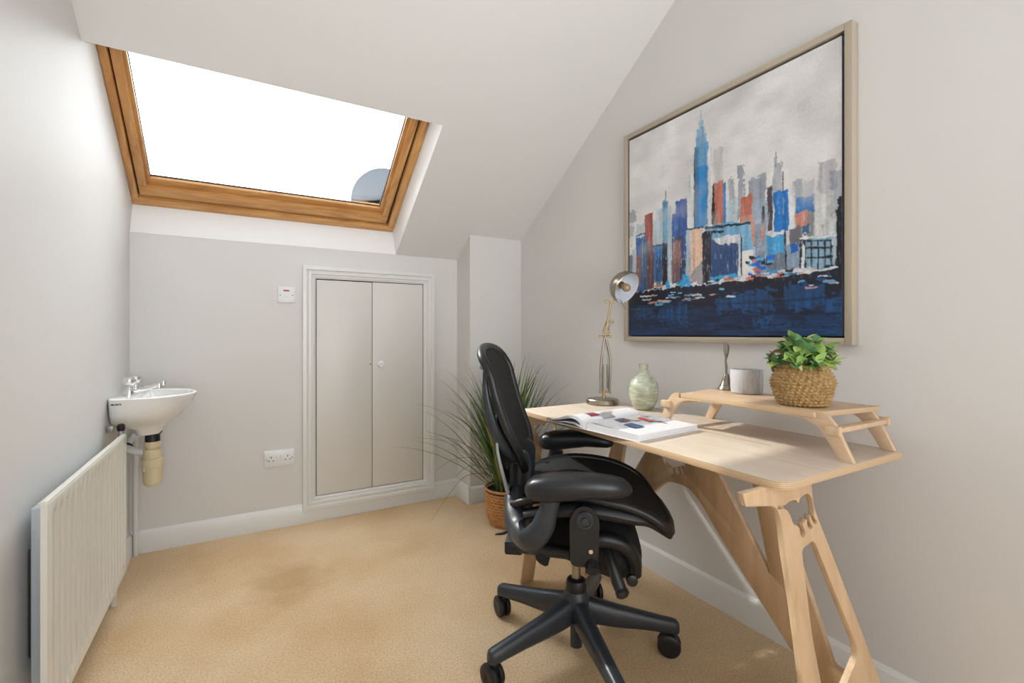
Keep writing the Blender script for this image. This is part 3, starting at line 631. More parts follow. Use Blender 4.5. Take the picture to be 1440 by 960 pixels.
# ------------------------------------------------------------------ grass plant behind the chair
GP = Vector((1.262, 2.255, 0))
gp = thing('potted_grass', 'tall dark green grass plant in a round woven planter in the corner', 'plant', GP)
M_ratt = mat('rattan', (.62, .31, .11), .5, col2=(.46, .20, .06), vscale=40)
pr_ = lambda z: float(np.interp(z, [0, .02, .06, .12, .19, .2], [.083, .095, .108, .116, .119, .119]))
latheo('planter', [(0, 0), (.083, 0)] + [(pr_(z) - .004, z) for z in (.02, .06, .12, .185)] + [(.108, .185), (.10, .12)], M_dark, gp, n=48, cap1=False)
bm = bmesh.new(); rows_ = 12; cols = 22
for i in range(rows_):
    z = .008 + i * .0155
    for k in range(cols):
        t0 = 2 * PI * (k + .5 * (i % 2)) / cols; da = PI / cols * 1.02; g = []
        for j in range(5):
            s_ = -1 + j / 2; t = t0 + da * s_; b_ = .005 * math.cos(s_ * PI / 2) - .001
            g.append([bm.verts.new(((pr_(z) + b_ * c2 + c3) * math.cos(t), (pr_(z) + b_ * c2 + c3) * math.sin(t), z + dz)) for dz, c2, c3 in ((-.0068, .6, -.003), (-.004, 1, 0), (.004, 1, 0), (.0068, .6, -.003))])
        for a, b in zip(g, g[1:]):
            for q in range(3): bm.faces.new((a[q], a[q + 1], b[q + 1], b[q]))
wv = obj('weave', bm, M_ratt, gp, angle=60); wv['kind'] = 'stuff'
latheo('rim', [(.119, .193), (.123, .197), (.124, .203), (.120, .208), (.112, .206), (.110, .195)], M_ratt, gp, n=48, cap0=False, cap1=False)
latheo('soil', [(0, .175), (.108, .172)], mat('planter_soil', (.04, .028, .02), .9), gp, n=32)
M_gr = [mat('grass_green', (.075, .165, .035), .42, var=.4, vscale=12), mat('grass_light', (.14, .24, .05), .42, var=.4, vscale=12), mat('grass_yellow', (.24, .25, .06), .45), mat('grass_blue', (.045, .13, .045), .42)]
def blade(L_, lean, a, w_, droop, m, base, n=10):
    bm = bmesh.new(); p = Vector(base); ang = lean; R = []; d_ = Vector((math.cos(a), math.sin(a), 0)); sd = Vector((-d_.y, d_.x, 0))
    for i in range(n + 1):
        t = i / n; w2 = w_ * min(1, .45 + 1.6 * t) * (1 - t ** 1.8) + .0003
        R.append([bm.verts.new(p - sd * w2), bm.verts.new(p + (d_ * math.cos(ang) - Vector((0, 0, math.sin(ang)))) * w2 * .35), bm.verts.new(p + sd * w2)])
        p = p + (d_ * math.sin(ang) + Vector((0, 0, math.cos(ang)))) * (L_ / n); ang += droop / n * (.4 + 1.6 * t)
    for x, y in zip(R, R[1:]):
        for i in range(2): bm.faces.new((x[i], x[i + 1], y[i + 1], y[i]))
    return obj('grass_blade', bm, m, gp, angle=80)
rs = random.Random(11)
def room_clear(L_, lean, a, droop):   # keep the tips out of the walls
    p = GP.copy(); ang = lean
    for i in range(10):
        p += Vector((math.cos(a) * math.sin(ang), math.sin(a) * math.sin(ang), math.cos(ang))) * (L_ / 10); ang += droop / 10 * (.4 + 1.6 * i / 10)
        if p.x > XR - .05 or p.y > YB - .05 and p.x > XB - .04 or p.y > D - .03: return False
    return True
cnt = 0
while cnt < 250:
    a = rs.uniform(0, 2 * PI); lean = abs(rs.gauss(0, .27)) + .02; L_ = rs.uniform(.36, .80) * (1.0 - .10 * lean); droop = rs.uniform(.05, .75) + lean * .6
    if not room_clear(L_, lean, a, droop): 
        if not room_clear(L_, lean * .4, a, droop * .4): continue
        lean *= .4; droop *= .4
    r = rs.uniform(0, .085) * min(1, .3 + lean * 2)
    blade(L_, lean, a, rs.uniform(.007, .013), droop, rs.choice([M_gr[0]] * 4 + [M_gr[1]] * 3 + [M_gr[2]] + [M_gr[3]] * 3), (r * math.cos(a), r * math.sin(a), .175)); cnt += 1
# a few long thin arching strands to the left
M_th = mat('thin_dry_strand', (.14, .13, .07), .5)
for pts in ([(694, 665), (660, 650), (630, 622), (585, 615)], [(688, 668), (663, 645), (640, 620), (600, 606)], [(690, 662), (670, 645), (640, 645), (615, 660)], [(690, 668), (658, 668), (635, 690), (604, 735)], [(700, 640), (664, 600), (650, 575), (628, 560)]):
    q = [ondepth(px, py, 2.50 - .10 * i) - GP for i, (px, py) in enumerate(pts)]; q = [Vector((-.03, -.02, .19))] + q
    tubeo('dry_strand', q, [.0016, .0014, .0010, .0005], M_th, gp, n=5)

# ------------------------------------------------------------------ framed painting on the right wall
Y0P, Y1P, Z0P, Z1P = .6924, 1.636, 1.0073, 1.9573; XF = XR - .036
pic = thing('framed_painting', 'large framed painting of blue and orange city towers over dark water', 'painting', (XR, (Y0P + Y1P) / 2, Z0P))
M_fr = mat('champagne_frame', (.52, .45, .35), .34, .35, bump=.2, bscale=150)
def fbar(y0, y1, z0, z1):
    o = boxo('frame_bar', XF, XR - .0015, y0, y1, z0, z1, M_fr, None, .0015); o.parent = pic; o.location = (-XR, -(Y0P + Y1P) / 2, -Z0P)
FB = .021
fbar(Y0P, Y0P + FB, Z0P, Z1P); fbar(Y1P - FB, Y1P, Z0P, Z1P); fbar(Y0P + FB, Y1P - FB, Z0P, Z0P + FB); fbar(Y0P + FB, Y1P - FB, Z1P - FB, Z1P)
o = boxo('frame_backing', XR - .012, XR - .004, Y0P + .01, Y1P - .01, Z0P + .01, Z1P - .01, M_dark, pic); o.location = (-XR, -(Y0P + Y1P) / 2, -Z0P)
XC = XR - .030; g = .009
CY0, CY1, CZ0, CZ1 = Y0P + FB + g, Y1P - FB - g, Z0P + FB + g * .6, Z1P - FB - g
NX, NY = 520, 520
rn = np.random.RandomState(5)
def fnoise(ny, nx, sy, sx):
    g_ = rn.rand(max(2, int(ny / sy)) + 2, max(2, int(nx / sx)) + 2)
    yy = np.linspace(0, g_.shape[0] - 1.001, ny); xx = np.linspace(0, g_.shape[1] - 1.001, nx)
    y0_, x0_ = yy.astype(int), xx.astype(int); fy = (yy - y0_)[:, None]; fx_ = (xx - x0_)[None]; fy = fy * fy * (3 - 2 * fy); fx_ = fx_ * fx_ * (3 - 2 * fx_)
    return g_[y0_][:, x0_] * (1 - fy) * (1 - fx_) + g_[y0_ + 1][:, x0_] * fy * (1 - fx_) + g_[y0_][:, x0_ + 1] * (1 - fy) * fx_ + g_[y0_ + 1][:, x0_ + 1] * fy * fx_
srgb = lambda c: np.array([v / 12.92 if v <= .04045 else ((v + .055) / 1.055) ** 2.4 for v in c])
# canvas grid: column 0 = left in the photo (far end), row 0 = top
def cc(cx_, cy_):     # crop coordinates of my study of the photo -> grid coordinates
    p = onx(860 + cx_ / 1.921, cy_ / 1.921, XC)
    return (CY1 - p.y) / (CY1 - CY0) * NX, (CZ1 - p.z) / (CZ1 - CZ0) * NY
U = np.arange(NX)[None].repeat(NY, 0).astype(float); V = np.arange(NY)[:, None].repeat(NX, 1).astype(float)
jx = (fnoise(NY, NX, 26, 5) - .5) * 3.5 + (fnoise(NY, NX, 5, 3) - .5) * 2.5; jy = (fnoise(NY, NX, 4, 7) - .5) * 7
n1 = fnoise(NY, NX, 90, 70); n2 = fnoise(NY, NX, 8, 40); n3 = fnoise(NY, NX, 60, 6); n4 = fnoise(NY, NX, 3, 3); n5 = fnoise(NY, NX, 30, 30)
img = np.zeros((NY, NX, 3)); sky = srgb((.85, .845, .84)); img[:] = sky
tone = (n1 - .5) * .30 + (n5 - .5) * .20 + (n2 - .5) * .06 + .02
img *= (1 + tone)[..., None]
def paint(mask, col, streak='v', amt=.25, op=1.0):
    s = n3 if streak == 'v' else n2
    c = srgb(col)[None, None] * (1 + (s - .5) * 2 * amt + (n4 - .5) * .25)[..., None]
    a_ = (mask.astype(float) * op)[..., None]; img[:] = img * (1 - a_) + c * a_
def rect(x0_, x1_, y0_, y1_, col, op=1, rag=1.0, streak='v', amt=.25):
    a = cc(x0_, y0_); b = cc(x1_, y0_); c_ = cc((x0_ + x1_) / 2, y1_); d_ = cc((x0_ + x1_) / 2, y0_)
    m_ = (U + jx * rag > a[0]) & (U + jx * rag < b[0]) & (V + jy * rag > d_[1]) & (V + jy * rag < c_[1]); paint(m_, col, streak, amt, op)
def poly(pts, col, op=1, rag=1.0, streak='v', amt=.25):
    P = [cc(*p) for p in pts]; ins = np.zeros((NY, NX), bool); uu = U + jx * rag; vv = V + jy * rag
    for i in range(len(P)):
        (xa_, ya), (xb_, yb) = P[i - 1], P[i]
        if ya == yb: continue
        c_ = ((ya > vv) != (yb > vv)) & (uu < (xb_ - xa_) * (vv - ya) / (yb - ya) + xa_); ins ^= c_
    paint(ins, col, streak, amt, op)
def stroke(p, q, w_, col, op=1, rag=.5):
    (xa_, ya), (xb_, yb) = cc(*p), cc(*q); dx_, dy_ = xb_ - xa_, yb - ya; L2 = dx_ * dx_ + dy_ * dy_ + 1e-9
    uu = U + jx * rag; vv = V + jy * rag; t = np.clip(((uu - xa_) * dx_ + (vv - ya) * dy_) / L2, 0, 1)
    paint(np.hypot(uu - xa_ - t * dx_, vv - ya - t * dy_) < w_, col, 'h', .3, op)
G1, G2, DK, NV = (.62, .64, .68), (.52, .56, .62), (.13, .12, .17), (.14, .25, .42)
# misty far towers
for r_ in ((275, 300, 398, 560, (.70, .69, .70), .5), (555, 606, 430, 520, (.62, .61, .64), .6), (590, 632, 455, 700, (.50, .54, .62), .6), (340, 357, 447, 590, G2, .8), (370, 415, 475, 590, G2, .85), (315, 332, 478, 600, G1, .8), (434, 458, 440, 560, G1, .8), (486, 512, 487, 560, G2, .7), (515, 545, 490, 560, G1, .7), (560, 566, 430, 520, G2, .6), (40, 66, 570, 600, G2, .8), (42, 60, 610, 640, G2, .6), (500, 530, 270, 300, (.72, .71, .71), .35), (300, 340, 540, 600, (.70, .78, .82), .7), (120, 160, 560, 700, (.66, .76, .82), .7), (66, 120, 600, 700, (.60, .70, .76), .6), (380, 420, 540, 700, (.60, .68, .76), .8), (540, 600, 560, 640, (.72, .74, .74), .8)): rect(*r_[:5], op=r_[5], rag=1.6)
stroke((442, 412), (442, 450), 1.2, G2); stroke((240, 298), (240, 335), 1.0, (.55, .65, .75)); rect(437, 447, 420, 445, G1)
# main tower
rect(234, 247, 325, 352, (.62, .73, .80)); rect(230, 251, 345, 372, (.56, .70, .80)); rect(227, 255, 365, 396, (.50, .66, .78))
rect(223, 259, 390, 480, (.40, .62, .78)); rect(223, 259, 450, 612, (.18, .54, .80)); rect(223, 232, 400, 612, (.30, .44, .58), .6); rect(222, 225, 430, 612, DK, .7)
rect(258, 270, 400, 612, (.84, .85, .86), .8); rect(205, 222, 470, 612, (.84, .86, .87), .8)
# left group
rect(137, 152, 540, 680, (.46, .66, .78)); stroke((145, 515), (145, 560), 1.6, (.40, .52, .62)); rect(140, 150, 545, 560, (.38, .55, .68))
rect(90, 111, 577, 700, (.62, .34, .30)); rect(95, 114, 660, 780, (.42, .28, .28)); rect(66, 92, 640, 700, (.20, .40, .66)); rect(66, 80, 690, 790, (.58, .40, .36)); rect(78, 96, 650, 785, (.28, .38, .52))
rect(40, 60, 690, 790, NV, .8); rect(56, 66, 670, 790, (.70, .74, .78), .8); stroke((66, 636), (90, 630), 1.6, DK)
rect(173, 204, 537, 700, (.22, .36, .64)); rect(162, 178, 575, 640, (.24, .40, .66)); rect(163, 192, 640, 765, (.30, .30, .42)); rect(166, 186, 650, 710, (.60, .44, .42)); rect(160, 184, 700, 760, (.50, .36, .34), .8)
rect(114, 137, 660, 760, (.22, .46, .72)); rect(137, 152, 655, 770, DK); stroke((112, 663), (150, 657), 2, DK); rect(120, 134, 690, 770, (.16, .24, .38), .8); rect(150, 162, 600, 760, (.68, .76, .82), .8); rect(184, 204, 700, 765, (.20, .24, .36))
# centre
rect(270, 281, 498, 605, DK); rect(278, 301, 492, 605, (.76, .46, .38)); rect(300, 309, 494, 605, (.24, .50, .74))
rect(346, 380, 527, 600, (.74, .44, .36)); rect(350, 378, 580, 640, (.78, .58, .50), .7)
poly([(250, 612), (320, 598), (376, 596), (386, 640), (380, 668), (330, 690), (260, 640)], (.46, .68, .82)); stroke((252, 615), (380, 600), 2.5, DK); stroke((380, 600), (386, 660), 2.5, DK); stroke((250, 625), (300, 625), 2.2, DK)
rect(200, 246, 614, 772, (.66, .76, .82)); rect(212, 245, 618, 765, (.90, .76, .66)); poly([(214, 765), (214, 740), (245, 700), (245, 765)], (.62, .60, .62)); stroke((203, 618), (246, 612), 2, DK)
rect(245, 271, 625, 765, (.16, .14, .18)); rect(268, 346, 642, 757, (.17, .29, .48)); poly([(276, 652), (276, 640), (345, 630), (345, 650), (300, 660)], (.86, .87, .89)); rect(268, 340, 742, 758, (.20, .62, .82)); rect(341, 346, 640, 745, (.82, .86, .90)); stroke((349, 640), (349, 745), 1.6, DK)
rect(437, 479, 514, 622, (.12, .46, .76)); rect(478, 492, 500, 620, (.84, .85, .86)); rect(420, 434, 500, 625, (.32, .28, .30)); rect(405, 414, 555, 620, DK, .9); stroke((461, 462), (461, 515), 1, DK)
rect(495, 548, 530, 580, (.12, .46, .74)); rect(495, 526, 570, 612, (.78, .52, .46)); rect(526, 548, 570, 640, (.55, .55, .55)); rect(480, 512, 612, 656, (.44, .43, .46)); rect(512, 530, 608, 630, (.24, .40, .56)); rect(545, 600, 520, 640, (.80, .81, .81), .8)
rect(415, 468, 628, 690, (.26, .60, .80)); rect(420, 468, 624, 634, (.84, .84, .86)); rect(466, 470, 620, 735, DK); rect(410, 466, 685, 735, (.42, .46, .52)); rect(470, 505, 655, 735, (.55, .64, .72)); rect(482, 502, 655, 682, (.12, .38, .72)); rect(386, 416, 600, 735, (.52, .58, .66)); rect(376, 386, 596, 660, (.80, .54, .46)); rect(402, 412, 610, 650, (.80, .58, .50)); rect(390, 400, 690, 735, (.10, .36, .74))
for k in range(26):
    x_, y_ = rn.uniform(355, 430), rn.uniform(690, 742); stroke((x_, y_), (x_ + rn.uniform(4, 18), y_ + rn.uniform(-2, 2)), rn.uniform(1.5, 4), [(.10, .40, .80), (.24, .68, .84), (.12, .14, .22), (.74, .42, .34)][k % 4])
# right block with grid
rect(508, 608, 636, 726, (.52, .66, .74)); poly([(505, 725), (505, 655), (512, 640), (522, 640), (526, 725)], DK); poly([(512, 725), (512, 665), (516, 655), (520, 665), (520, 725)], (.86, .88, .9))
stroke((508, 642), (606, 634), 2.2, (.84, .85, .87)); stroke((524, 650), (606, 645), 1.5, DK)
for y_ in (665, 690): stroke((524, y_ + 4), (606, y_), 1.8, DK)
for x_ in (538, 556, 574, 590, 600): stroke((x_, 648), (x_, 725), 1.3, DK)
rect(603, 633, 560, 726, (.09, .09, .13)); rect(608, 626, 530, 565, (.10, .10, .14)); rect(626, 640, 600, 726, (.14, .28, .46)); rect(595, 604, 640, 726, (.70, .75, .78))
# shore and water
shore = lambda x_: 790 - (x_ - 60) * .116
for k in range(70):
    x_ = rn.uniform(110, 600); y_ = shore(x_) - rn.uniform(2, 14); stroke((x_, y_), (x_ + rn.uniform(4, 26), y_ - 2), rn.uniform(1.2, 3.6), [(.85, .87, .90), (.80, .80, .83), (.20, .60, .80), (.78, .48, .40), (.14, .15, .22)][k % 5])
for x_, y_ in ((195, 745), (190, 760), (150, 765), (205, 750), (75, 776)): stroke((x_, y_), (x_ + 3, y_ + 12), 6, (.14, .62, .86) if x_ > 100 else (.14, .42, .74))
poly([(20, 796), (60, 790), (200, 772), (340, 758), (440, 745), (540, 735), (660, 718), (660, 960), (20, 960)], (.075, .09, .16), streak='h', amt=.35)
poly([(20, 846), (200, 836), (440, 812), (660, 780), (660, 960), (20, 960)], (.055, .15, .29), streak='h', amt=.45, rag=3, op=.8)
poly([(20, 886), (300, 880), (660, 850), (660, 960), (20, 960)], (.05, .20, .37), streak='h', amt=.4, rag=4, op=.8)
for x0_, x1_, y0_, y1_ in ((130, 205, 825, 868), (60, 110, 835, 850), (325, 440, 785, 835), (468, 565, 765, 835), (575, 640, 800, 850), (280, 320, 800, 840), (380, 430, 860, 880)):
    rect(x0_, x1_, y0_, y1_, (.09, .32, .54), .6, 4, 'v', .5)
for k in range(60):
    x_ = rn.uniform(40, 640); y_ = rn.uniform(800, 905); stroke((x_, y_), (x_ + rn.uniform(20, 90), y_ - rn.uniform(0, 5)), rn.uniform(.8, 2), [(.10, .30, .50), (.06, .10, .20), (.10, .22, .38)][k % 3], .55)
for k in range(34):
    x_ = rn.uniform(60, 330) if k < 26 else rn.uniform(500, 620); y_ = shore(x_) + rn.uniform(10, 40); stroke((x_, y_), (x_ + rn.uniform(8, 34), y_ - 1), rn.uniform(.8, 2.2), [(.82, .86, .90), (.80, .62, .56), (.40, .66, .84)][k % 3])
for k in range(8):
    x_ = 520 + k * 9; stroke((x_, 884 - (k % 3) * 3), (x_ + 5, 876 + (k % 2) * 8), .9, (.05, .09, .18))
img = (img + np.roll(img, 1, 0) + np.roll(img, 1, 1) + np.roll(np.roll(img, 1, 0), 1, 1)) / 4
# dry-brush drags: light vertical scumbles over the city, mist between the towers, dark sideways drags in the water
yy_ = V / NY
city = np.clip((yy_ - .42) * 8, 0, 1) * np.clip((.80 - yy_) * 12, 0, 1)
for sx_, lo_, op_, col_ in ((4, .70, .38, (.80, .84, .87)), (3, .74, .5, (.52, .66, .76)), (6, .78, .35, (.16, .20, .30)), (3, .80, .5, (.30, .60, .80))):
    m_ = np.clip((fnoise(NY, NX, 22, sx_) * .75 + fnoise(NY, NX, 5, 2) * .25 - lo_) * 7, 0, 1) * city * op_
    img = img * (1 - m_[..., None]) + srgb(col_) * m_[..., None]
m_ = np.clip((fnoise(NY, NX, 3, 60) - .60) * 4, 0, 1) * np.clip((yy_ - .80) * 14, 0, 1) * .55
img = img * (1 - m_[..., None]) + srgb((.04, .07, .14)) * m_[..., None]
m_ = np.clip((fnoise(NY, NX, 40, 55) - .5) * 2.2, 0, 1) * np.clip((.66 - yy_) * 5, 0, 1) * np.clip((yy_ - .30) * 5, 0, 1) * .55
img = img * (1 - m_[..., None]) + srgb((.80, .80, .81)) * m_[..., None]
img *= (1 + (fnoise(NY, NX, 2, 2) - .5) * .10)[..., None]; img = np.clip(img, .004, .95)
me = bpy.data.meshes.new('canvas')
uu = np.linspace(CY1, CY0, NX); vv = np.linspace(CZ1, CZ0, NY)
co = np.zeros((NY, NX, 3)); co[..., 0] = XC; co[..., 1] = uu[None]; co[..., 2] = vv[:, None]; co -= np.array([XR, (Y0P + Y1P) / 2, Z0P])
idx = np.arange(NX * NY).reshape(NY, NX); q = np.stack([idx[:-1, :-1], idx[1:, :-1], idx[1:, 1:], idx[:-1, 1:]], -1).reshape(-1, 4)
me.vertices.add(NX * NY); me.vertices.foreach_set('co', co.ravel()); me.loops.add(q.size); me.loops.foreach_set('vertex_index', q.ravel())
me.polygons.add(len(q)); me.polygons.foreach_set('loop_start', np.arange(0, q.size, 4)); me.polygons.foreach_set('loop_total', np.full(len(q), 4))
me.update(calc_edges=True); ca = me.color_attributes.new('paint', 'FLOAT_COLOR', 'POINT')
ca.data.foreach_set('color', np.concatenate([img.reshape(-1, 3), np.ones((NX * NY, 1))], 1).ravel().astype(np.float32))
m, nt, p = new_mat('acrylic_paint'); at_ = nt.nodes.new('ShaderNodeVertexColor'); at_.layer_name = 'paint'; nt.links.new(at_.outputs[0], p.inputs['Base Color']); p.inputs['Roughness'].default_value = .5
cv = bpy.data.objects.new('canvas', me); me.materials.append(m); C.objects.link(cv); cv.parent = pic
o = boxo('canvas_edge', XC + .0005, XR - .012, CY0, CY1, CZ0, CZ1, mat('canvas_side', (.25, .28, .34), .7), pic); o.location = (-XR, -(Y0P + Y1P) / 2, -Z0P)

# ------------------------------------------------------------------ office chair (local: x forward, y to the sitter's left, z up)
ch = thing('office_chair', 'black mesh office chair with padded arms on a five-star castor base', 'chair', (.95, 1.23, 0), math.radians(-36.9))
latheo('hub', [(.016, .02), (.020, .022), (.020, .10), (.028, .105), (.040, .13), (.046, .165), (.040, .195), (.034, .205), (.0, .205)], M_charcoal, ch)
latheo('collar', [(.033, .200), (.034, .204), (.034, .228), (.030, .238), (.020, .243)], M_black, ch)
latheo('gas_column', [(.0145, .24), (.0145, .36)], M_nickel, ch)
for k in range(5):
    a = math.radians(110 + 36.9 + 72 * k + (2 if k == 0 else 0)); d_ = Vector((math.cos(a), math.sin(a), 0)); s_ = Vector((-d_.y, d_.x, 0))
    bm = bmesh.new(); rings = []
    for r, zt_, zb, w_ in ((.020, .190, .105, .026), (.06, .178, .100, .029), (.13, .160, .092, .026), (.21, .142, .088, .0235), (.27, .129, .082, .022), (.310, .121, .078, .0215), (.322, .117, .077, .019), (.328, .110, .080, .012)):
        rg_ = []
        for t in np.linspace(0, 2 * PI, 16, endpoint=False):
            c_, q_ = math.cos(t), math.sin(t); e = .55
            rg_.append(d_ * r + s_ * (w_ * math.copysign(abs(c_) ** e, c_) * (1 - .30 * max(0, q_))) + Vector((0, 0, (zt_ + zb) / 2 + (zt_ - zb) / 2 * math.copysign(abs(q_) ** e, q_))))
        rings.append(rg_)
    loft(bm, rings); lg = obj('leg', bm, M_charcoal, ch, angle=60)
    cc_ = d_ * .308; sw_ = math.radians([35, 50, 100, 78, 20][k])
    wd = Vector((math.cos(sw_), math.sin(sw_), 0))
    off = Vector((-wd.y, wd.x, 0)) * .010
    for s in (-1, 1):
        latheo('castor_wheel', [(.004, -.008), (.010, -.010), (.030, -.0095), (.0355, -.006), (.037, 0), (.0355, .006), (.030, .0095), (.010, .010), (.004, .008)], M_black, lg, c=cc_ + off + wd * (s * .0125) + Vector((0, 0, .037)), axis=wd, n=28)
    latheo('castor_stem', [(.008, .030), (.011, .05), (.013, .066), (.009, .068), (.009, .085)], M_black, lg, c=cc_, n=16)
# mechanism under the seat
bm = bmesh.new()
rings = []
for x, hw, zb, zt_ in ((-.13, .05, .355, .410), (-.09, .10, .35, .43), (-.03, .13, .335, .465), (.05, .14, .305, .475), (.11, .14, .285, .475), (.16, .135, .290, .455), (.188, .12, .315, .42), (.196, .09, .34, .39)):
    rings.append([(x, hw * math.copysign(abs(math.cos(t)) ** .6, math.cos(t)), (zb + zt_) / 2 + (zt_ - zb) / 2 * math.copysign(abs(math.sin(t)) ** .7, math.sin(t))) for t in np.linspace(0, 2 * PI, 20, endpoint=False)])
loft(bm, rings); obj('tilt_housing', bm, M_mesh, ch, angle=70)
for s in (-1, 1):
    tubeo('frame_tube', [(-.20, s * .10, .385), (-.15, s * .12, .388), (-.09, s * .155, .398), (-.02, s * .175, .402)], [.020, .021, .019, .018], M_black, ch)
    tubeo('frame_tube', [(.03, s * .175, .440), (.08, s * .175, .447), (.13, s * .165, .430), (.165, s * .15, .385), (.172, s * .13, .33)], [.020, .022, .022, .020, .018], M_black, ch)
    bm = bmesh.new(); sp = [(-.020, .40), (.055, .40), (.060, .53), (.045, .560), (.02, .568), (-.005, .560), (-.022, .53)]
    prism(bm, rounded(sp, .02, 4), lambda a, b, t: Vector((a, s * .238 + t, b)), -.012, .012); sp_ = obj('side_plate', bm, M_black, ch)
    latheo('pivot_cap', [(.026, 0), (.026, .004), (.022, .007), (.016, .007), (.015, .004), (.010, .004), (.009, .008), (0, .009)], M_charcoal, sp_, c=(.020, s * .250, .528), axis=(0, s, 0))
    tubeo('rubber_boot', [(-.125, s * .135, .415), (-.105, s * .14, .40), (-.10, s * .14, .37), (-.092, s * .135, .345)], [.014, .026, .024, .008], M_mesh, ch)
boxo('rear_crossbar', -.222, -.165, -.12, .12, .358, .402, M_black, ch, .008)
tubeo('control_knob', [(.04, -.235, .415), (.04, -.262, .395)], [.017, .020], M_black, ch)
tubeo('control_handle', [(.085, -.15, .42), (.098, -.19, .385), (.112, -.205, .345), (.122, -.215, .322)], [.011, .013, .018, .017], M_black, ch)
latheo('control_cap', [(.0185, 0), (.019, .01), (.012, .016)], M_black, ch, c=(.122, -.215, .322), axis=(.3, -.6, -.5))
latheo('control_cap', [(.016, 0), (.016, .012), (.010, .015)], M_black, ch, c=(.155, -.17, .335), axis=(.1, -1, 0))
latheo('silver_button', [(.006, 0), (.006, .004)], M_chrome, ch, c=(.036, -.251, .445), axis=(0, -1, 0), n=14)
# seat
spx = catmull([(-.205, 0, .520), (-.165, 0, .548), (-.11, 0, .566), (-.05, 0, .578), (.01, 0, .581), (.07, 0, .576), (.14, 0, .562), (.195, 0, .540), (.240, 0, .508), (.268, 0, .474)], 4)
def hwid(i, n): return float(np.interp(i / n, [0, .08, .3, .6, .85, .95, 1], [.13, .185, .215, .232, .228, .205, .15]))
ns = len(spx)
bm = bmesh.new(); rows = []
for i, p in enumerate(spx):
    hw_ = hwid(i, ns - 1) - .004; sag = .030 * math.sin(PI * i / (ns - 1)) ** .7
    rows.append([(p.x + .018 * (1 - abs(t) ** 2) * (1 if i > ns * .8 else 0) * ((i - ns * .8) / (ns * .2)) - .02 * (1 - t * t) * (1 if i < 3 else 0), t * hw_, p.z - sag * (1 - abs(t) ** 2.2)) for t in np.linspace(-1, 1, 25)])
G = [[bm.verts.new(v) for v in r] for r in rows]
for a, b in zip(G, G[1:]):
    for i in range(24): bm.faces.new((a[i], a[i + 1], b[i + 1], b[i]))
seat = obj('seat', bm, M_mesh, ch, angle=80); md = seat.modifiers.new('t', 'SOLIDIFY'); md.thickness = .004; md.offset = 0
edge = [(p.x, -hwid(i, ns - 1), p.z) for i, p in enumerate(spx)] + [(spx[-1].x + .012, -.08, spx[-1].z - .004), (spx[-1].x + .016, 0, spx[-1].z - .006), (spx[-1].x + .012, .08, spx[-1].z - .004)] + [(p.x, hwid(i, ns - 1), p.z) for i, p in list(enumerate(spx))[::-1]] + [(spx[0].x - .014, .06, spx[0].z - .008), (spx[0].x - .014, -.06, spx[0].z - .008)]
tubeo('seat_frame', edge, .0125, M_black, ch, smooth=1, closed=True, n=12)
for s in (-1, 1):
    rl = [(-.15, s * .195, .515), (-.05, s * .210, .540), (.05, s * .215, .545), (.15, s * .215, .530), (.20, s * .205, .515), (.26, s * .18, .470)]
    tubeo('seat_rail', rl, [.016, .020, .024, .020, .014, .010], M_black, ch, flat=1.3, up=(0, 1, 0))
# backrest
bk = catmull([(-.290, 0, .988), (-.268, 0, .955), (-.248, 0, .915), (-.234, 0, .862), (-.217, 0, .805), (-.198, 0, .752), (-.178, 0, .706), (-.165, 0, .665), (-.160, 0, .620)], 4)
nb = len(bk)
def bw(i): return float(np.interp(i / (nb - 1), [0, .03, .08, .2, .4, .6, .75, .9, 1], [.135, .170, .195, .212, .214, .198, .176, .145, .10]))
bm = bmesh.new(); G = []
for i, p in enumerate(bk):
    w_ = bw(i) - .004; G.append([bm.verts.new((p.x - .028 * (1 - t * t) * math.sin(PI * i / (nb - 1)) ** .5, t * w_, p.z)) for t in np.linspace(-1, 1, 25)])
for a, b in zip(G, G[1:]):
    for i in range(24): bm.faces.new((a[i], a[i + 1], b[i + 1], b[i]))
bkm = obj('back_mesh', bm, M_mesh, ch, angle=80); md = bkm.modifiers.new('t', 'SOLIDIFY'); md.thickness = .004; md.offset = 0
edge = [(p.x, -bw(i), p.z) for i, p in enumerate(bk)] + [(bk[-1].x - .006, -.05, bk[-1].z - .010), (bk[-1].x - .006, .05, bk[-1].z - .010)] + [(p.x, bw(i), p.z) for i, p in list(enumerate(bk))[::-1]] + [(bk[0].x - .008, .07, bk[0].z + .008), (bk[0].x - .009, 0, bk[0].z + .010), (bk[0].x - .008, -.07, bk[0].z + .008)]
tubeo('back_frame', edge, .013, M_black, ch, smooth=1, closed=True, n=12)
tubeo('top_grip', [(-.285, -.12, .935), (-.300, -.06, .938), (-.303, 0, .940), (-.300, .06, .938), (-.285, .12, .935)], [.008, .014, .016, .014, .008], M_charcoal, ch, flat=.5)
for s in (-1, 1):
    bm = bmesh.new(); tube(bm, [(-.268, s * .20, .93), (-.262, s * .202, .85), (-.243, s * .185, .76), (-.215, s * .155, .70), (-.185, s * .115, .655)], [.006, .012, .017, .021, .020], 12, 6, .6, (0, 1, 0)); obj('back_strut', bm, M_charcoal, ch)
    bm = bmesh.new(); pp = rounded([(-.212, .405), (-.150, .405), (-.140, .645), (-.158, .675), (-.190, .672), (-.206, .640)], .016, 4)
    prism(bm, pp, lambda a, b, t: Vector((a, s * .085 + t, b)), -.016, .016); up_ = obj('upright', bm, M_charcoal, ch)
    for k in range(2): boxo('slot', -.196 + k * .026, -.182 + k * .026, s * .102 - .001 if s > 0 else -.1025, s * .102 + .001 if s > 0 else -.1005, .44, .635, M_dark, up_)
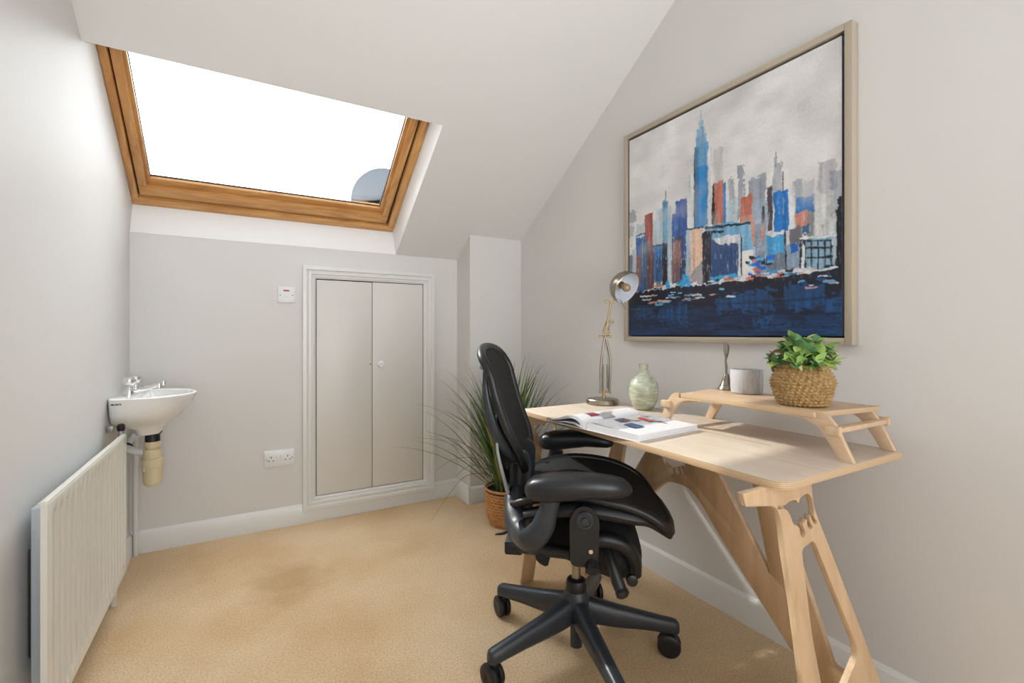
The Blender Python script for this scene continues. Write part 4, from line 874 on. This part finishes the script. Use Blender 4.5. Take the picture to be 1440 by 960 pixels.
# lumbar pad behind the mesh
bm = bmesh.new(); G = []
for z in np.linspace(.545, .775, 14):
    x = float(np.interp(z, [.545, .60, .68, .74, .775], [-.205, -.222, -.236, -.244, -.240])); w_ = float(np.interp(z, [.545, .60, .72, .775], [.12, .165, .175, .16]))
    G.append([bm.verts.new((x - .022 * (1 - t * t), t * w_, z)) for t in np.linspace(-1, 1, 15)])
for a, b in zip(G, G[1:]):
    for i in range(14): bm.faces.new((a[i], a[i + 1], b[i + 1], b[i]))
lb = obj('lumbar_pad', bm, M_black, ch, angle=80); md = lb.modifiers.new('t', 'SOLIDIFY'); md.thickness = .006
tubeo('lumbar_edge', [(-.236, -.165, .77), (-.234, -.178, .70), (-.218, -.170, .62), (-.205, -.13, .545)], [.003, .004, .005, .006], mat('silver_grey_plastic', (.30, .32, .34), .35), ch)
# arms
def pad(s):
    bm = bmesh.new(); R = []
    for x, w_, zb, zt_, yo in ((-.142, .010, .612, .626, 0), (-.136, .026, .600, .640, 0), (-.118, .038, .592, .654, 0), (-.08, .045, .590, .663, .002), (-.02, .046, .598, .668, .004), (.04, .044, .606, .667, .002), (.09, .041, .606, .661, -.004), (.122, .034, .607, .652, -.010), (.138, .022, .613, .640, -.012), (.144, .008, .620, .632, -.012)):
        R.append([(x, s * (.282 + yo) + w_ * math.copysign(abs(math.cos(t)) ** .7, math.cos(t)), (zb + zt_) / 2 + (zt_ - zb) / 2 * math.copysign(abs(math.sin(t)) ** .8, math.sin(t))) for t in np.linspace(0, 2 * PI, 24, endpoint=False)])
    loft(bm, R); return obj('arm_pad', bm, M_pad, ch, angle=70)
for s in (-1, 1):
    pad(s)
    tubeo('arm_bracket', [(-.180, s * .105, .555), (-.186, s * .16, .525), (-.172, s * .215, .480), (-.135, s * .262, .470), (-.098, s * .278, .510), (-.080, s * .282, .560), (-.072, s * .282, .592)], [.024, .030, .036, .040, .034, .026, .026], M_charcoal, ch, flat=.62, up=(0, 1, 0.4))
tubeo('lever', [(-.19, -.14, .462), (-.21, -.175, .452), (-.235, -.20, .456)], [.008, .009, .005], M_charcoal, ch, flat=.5)
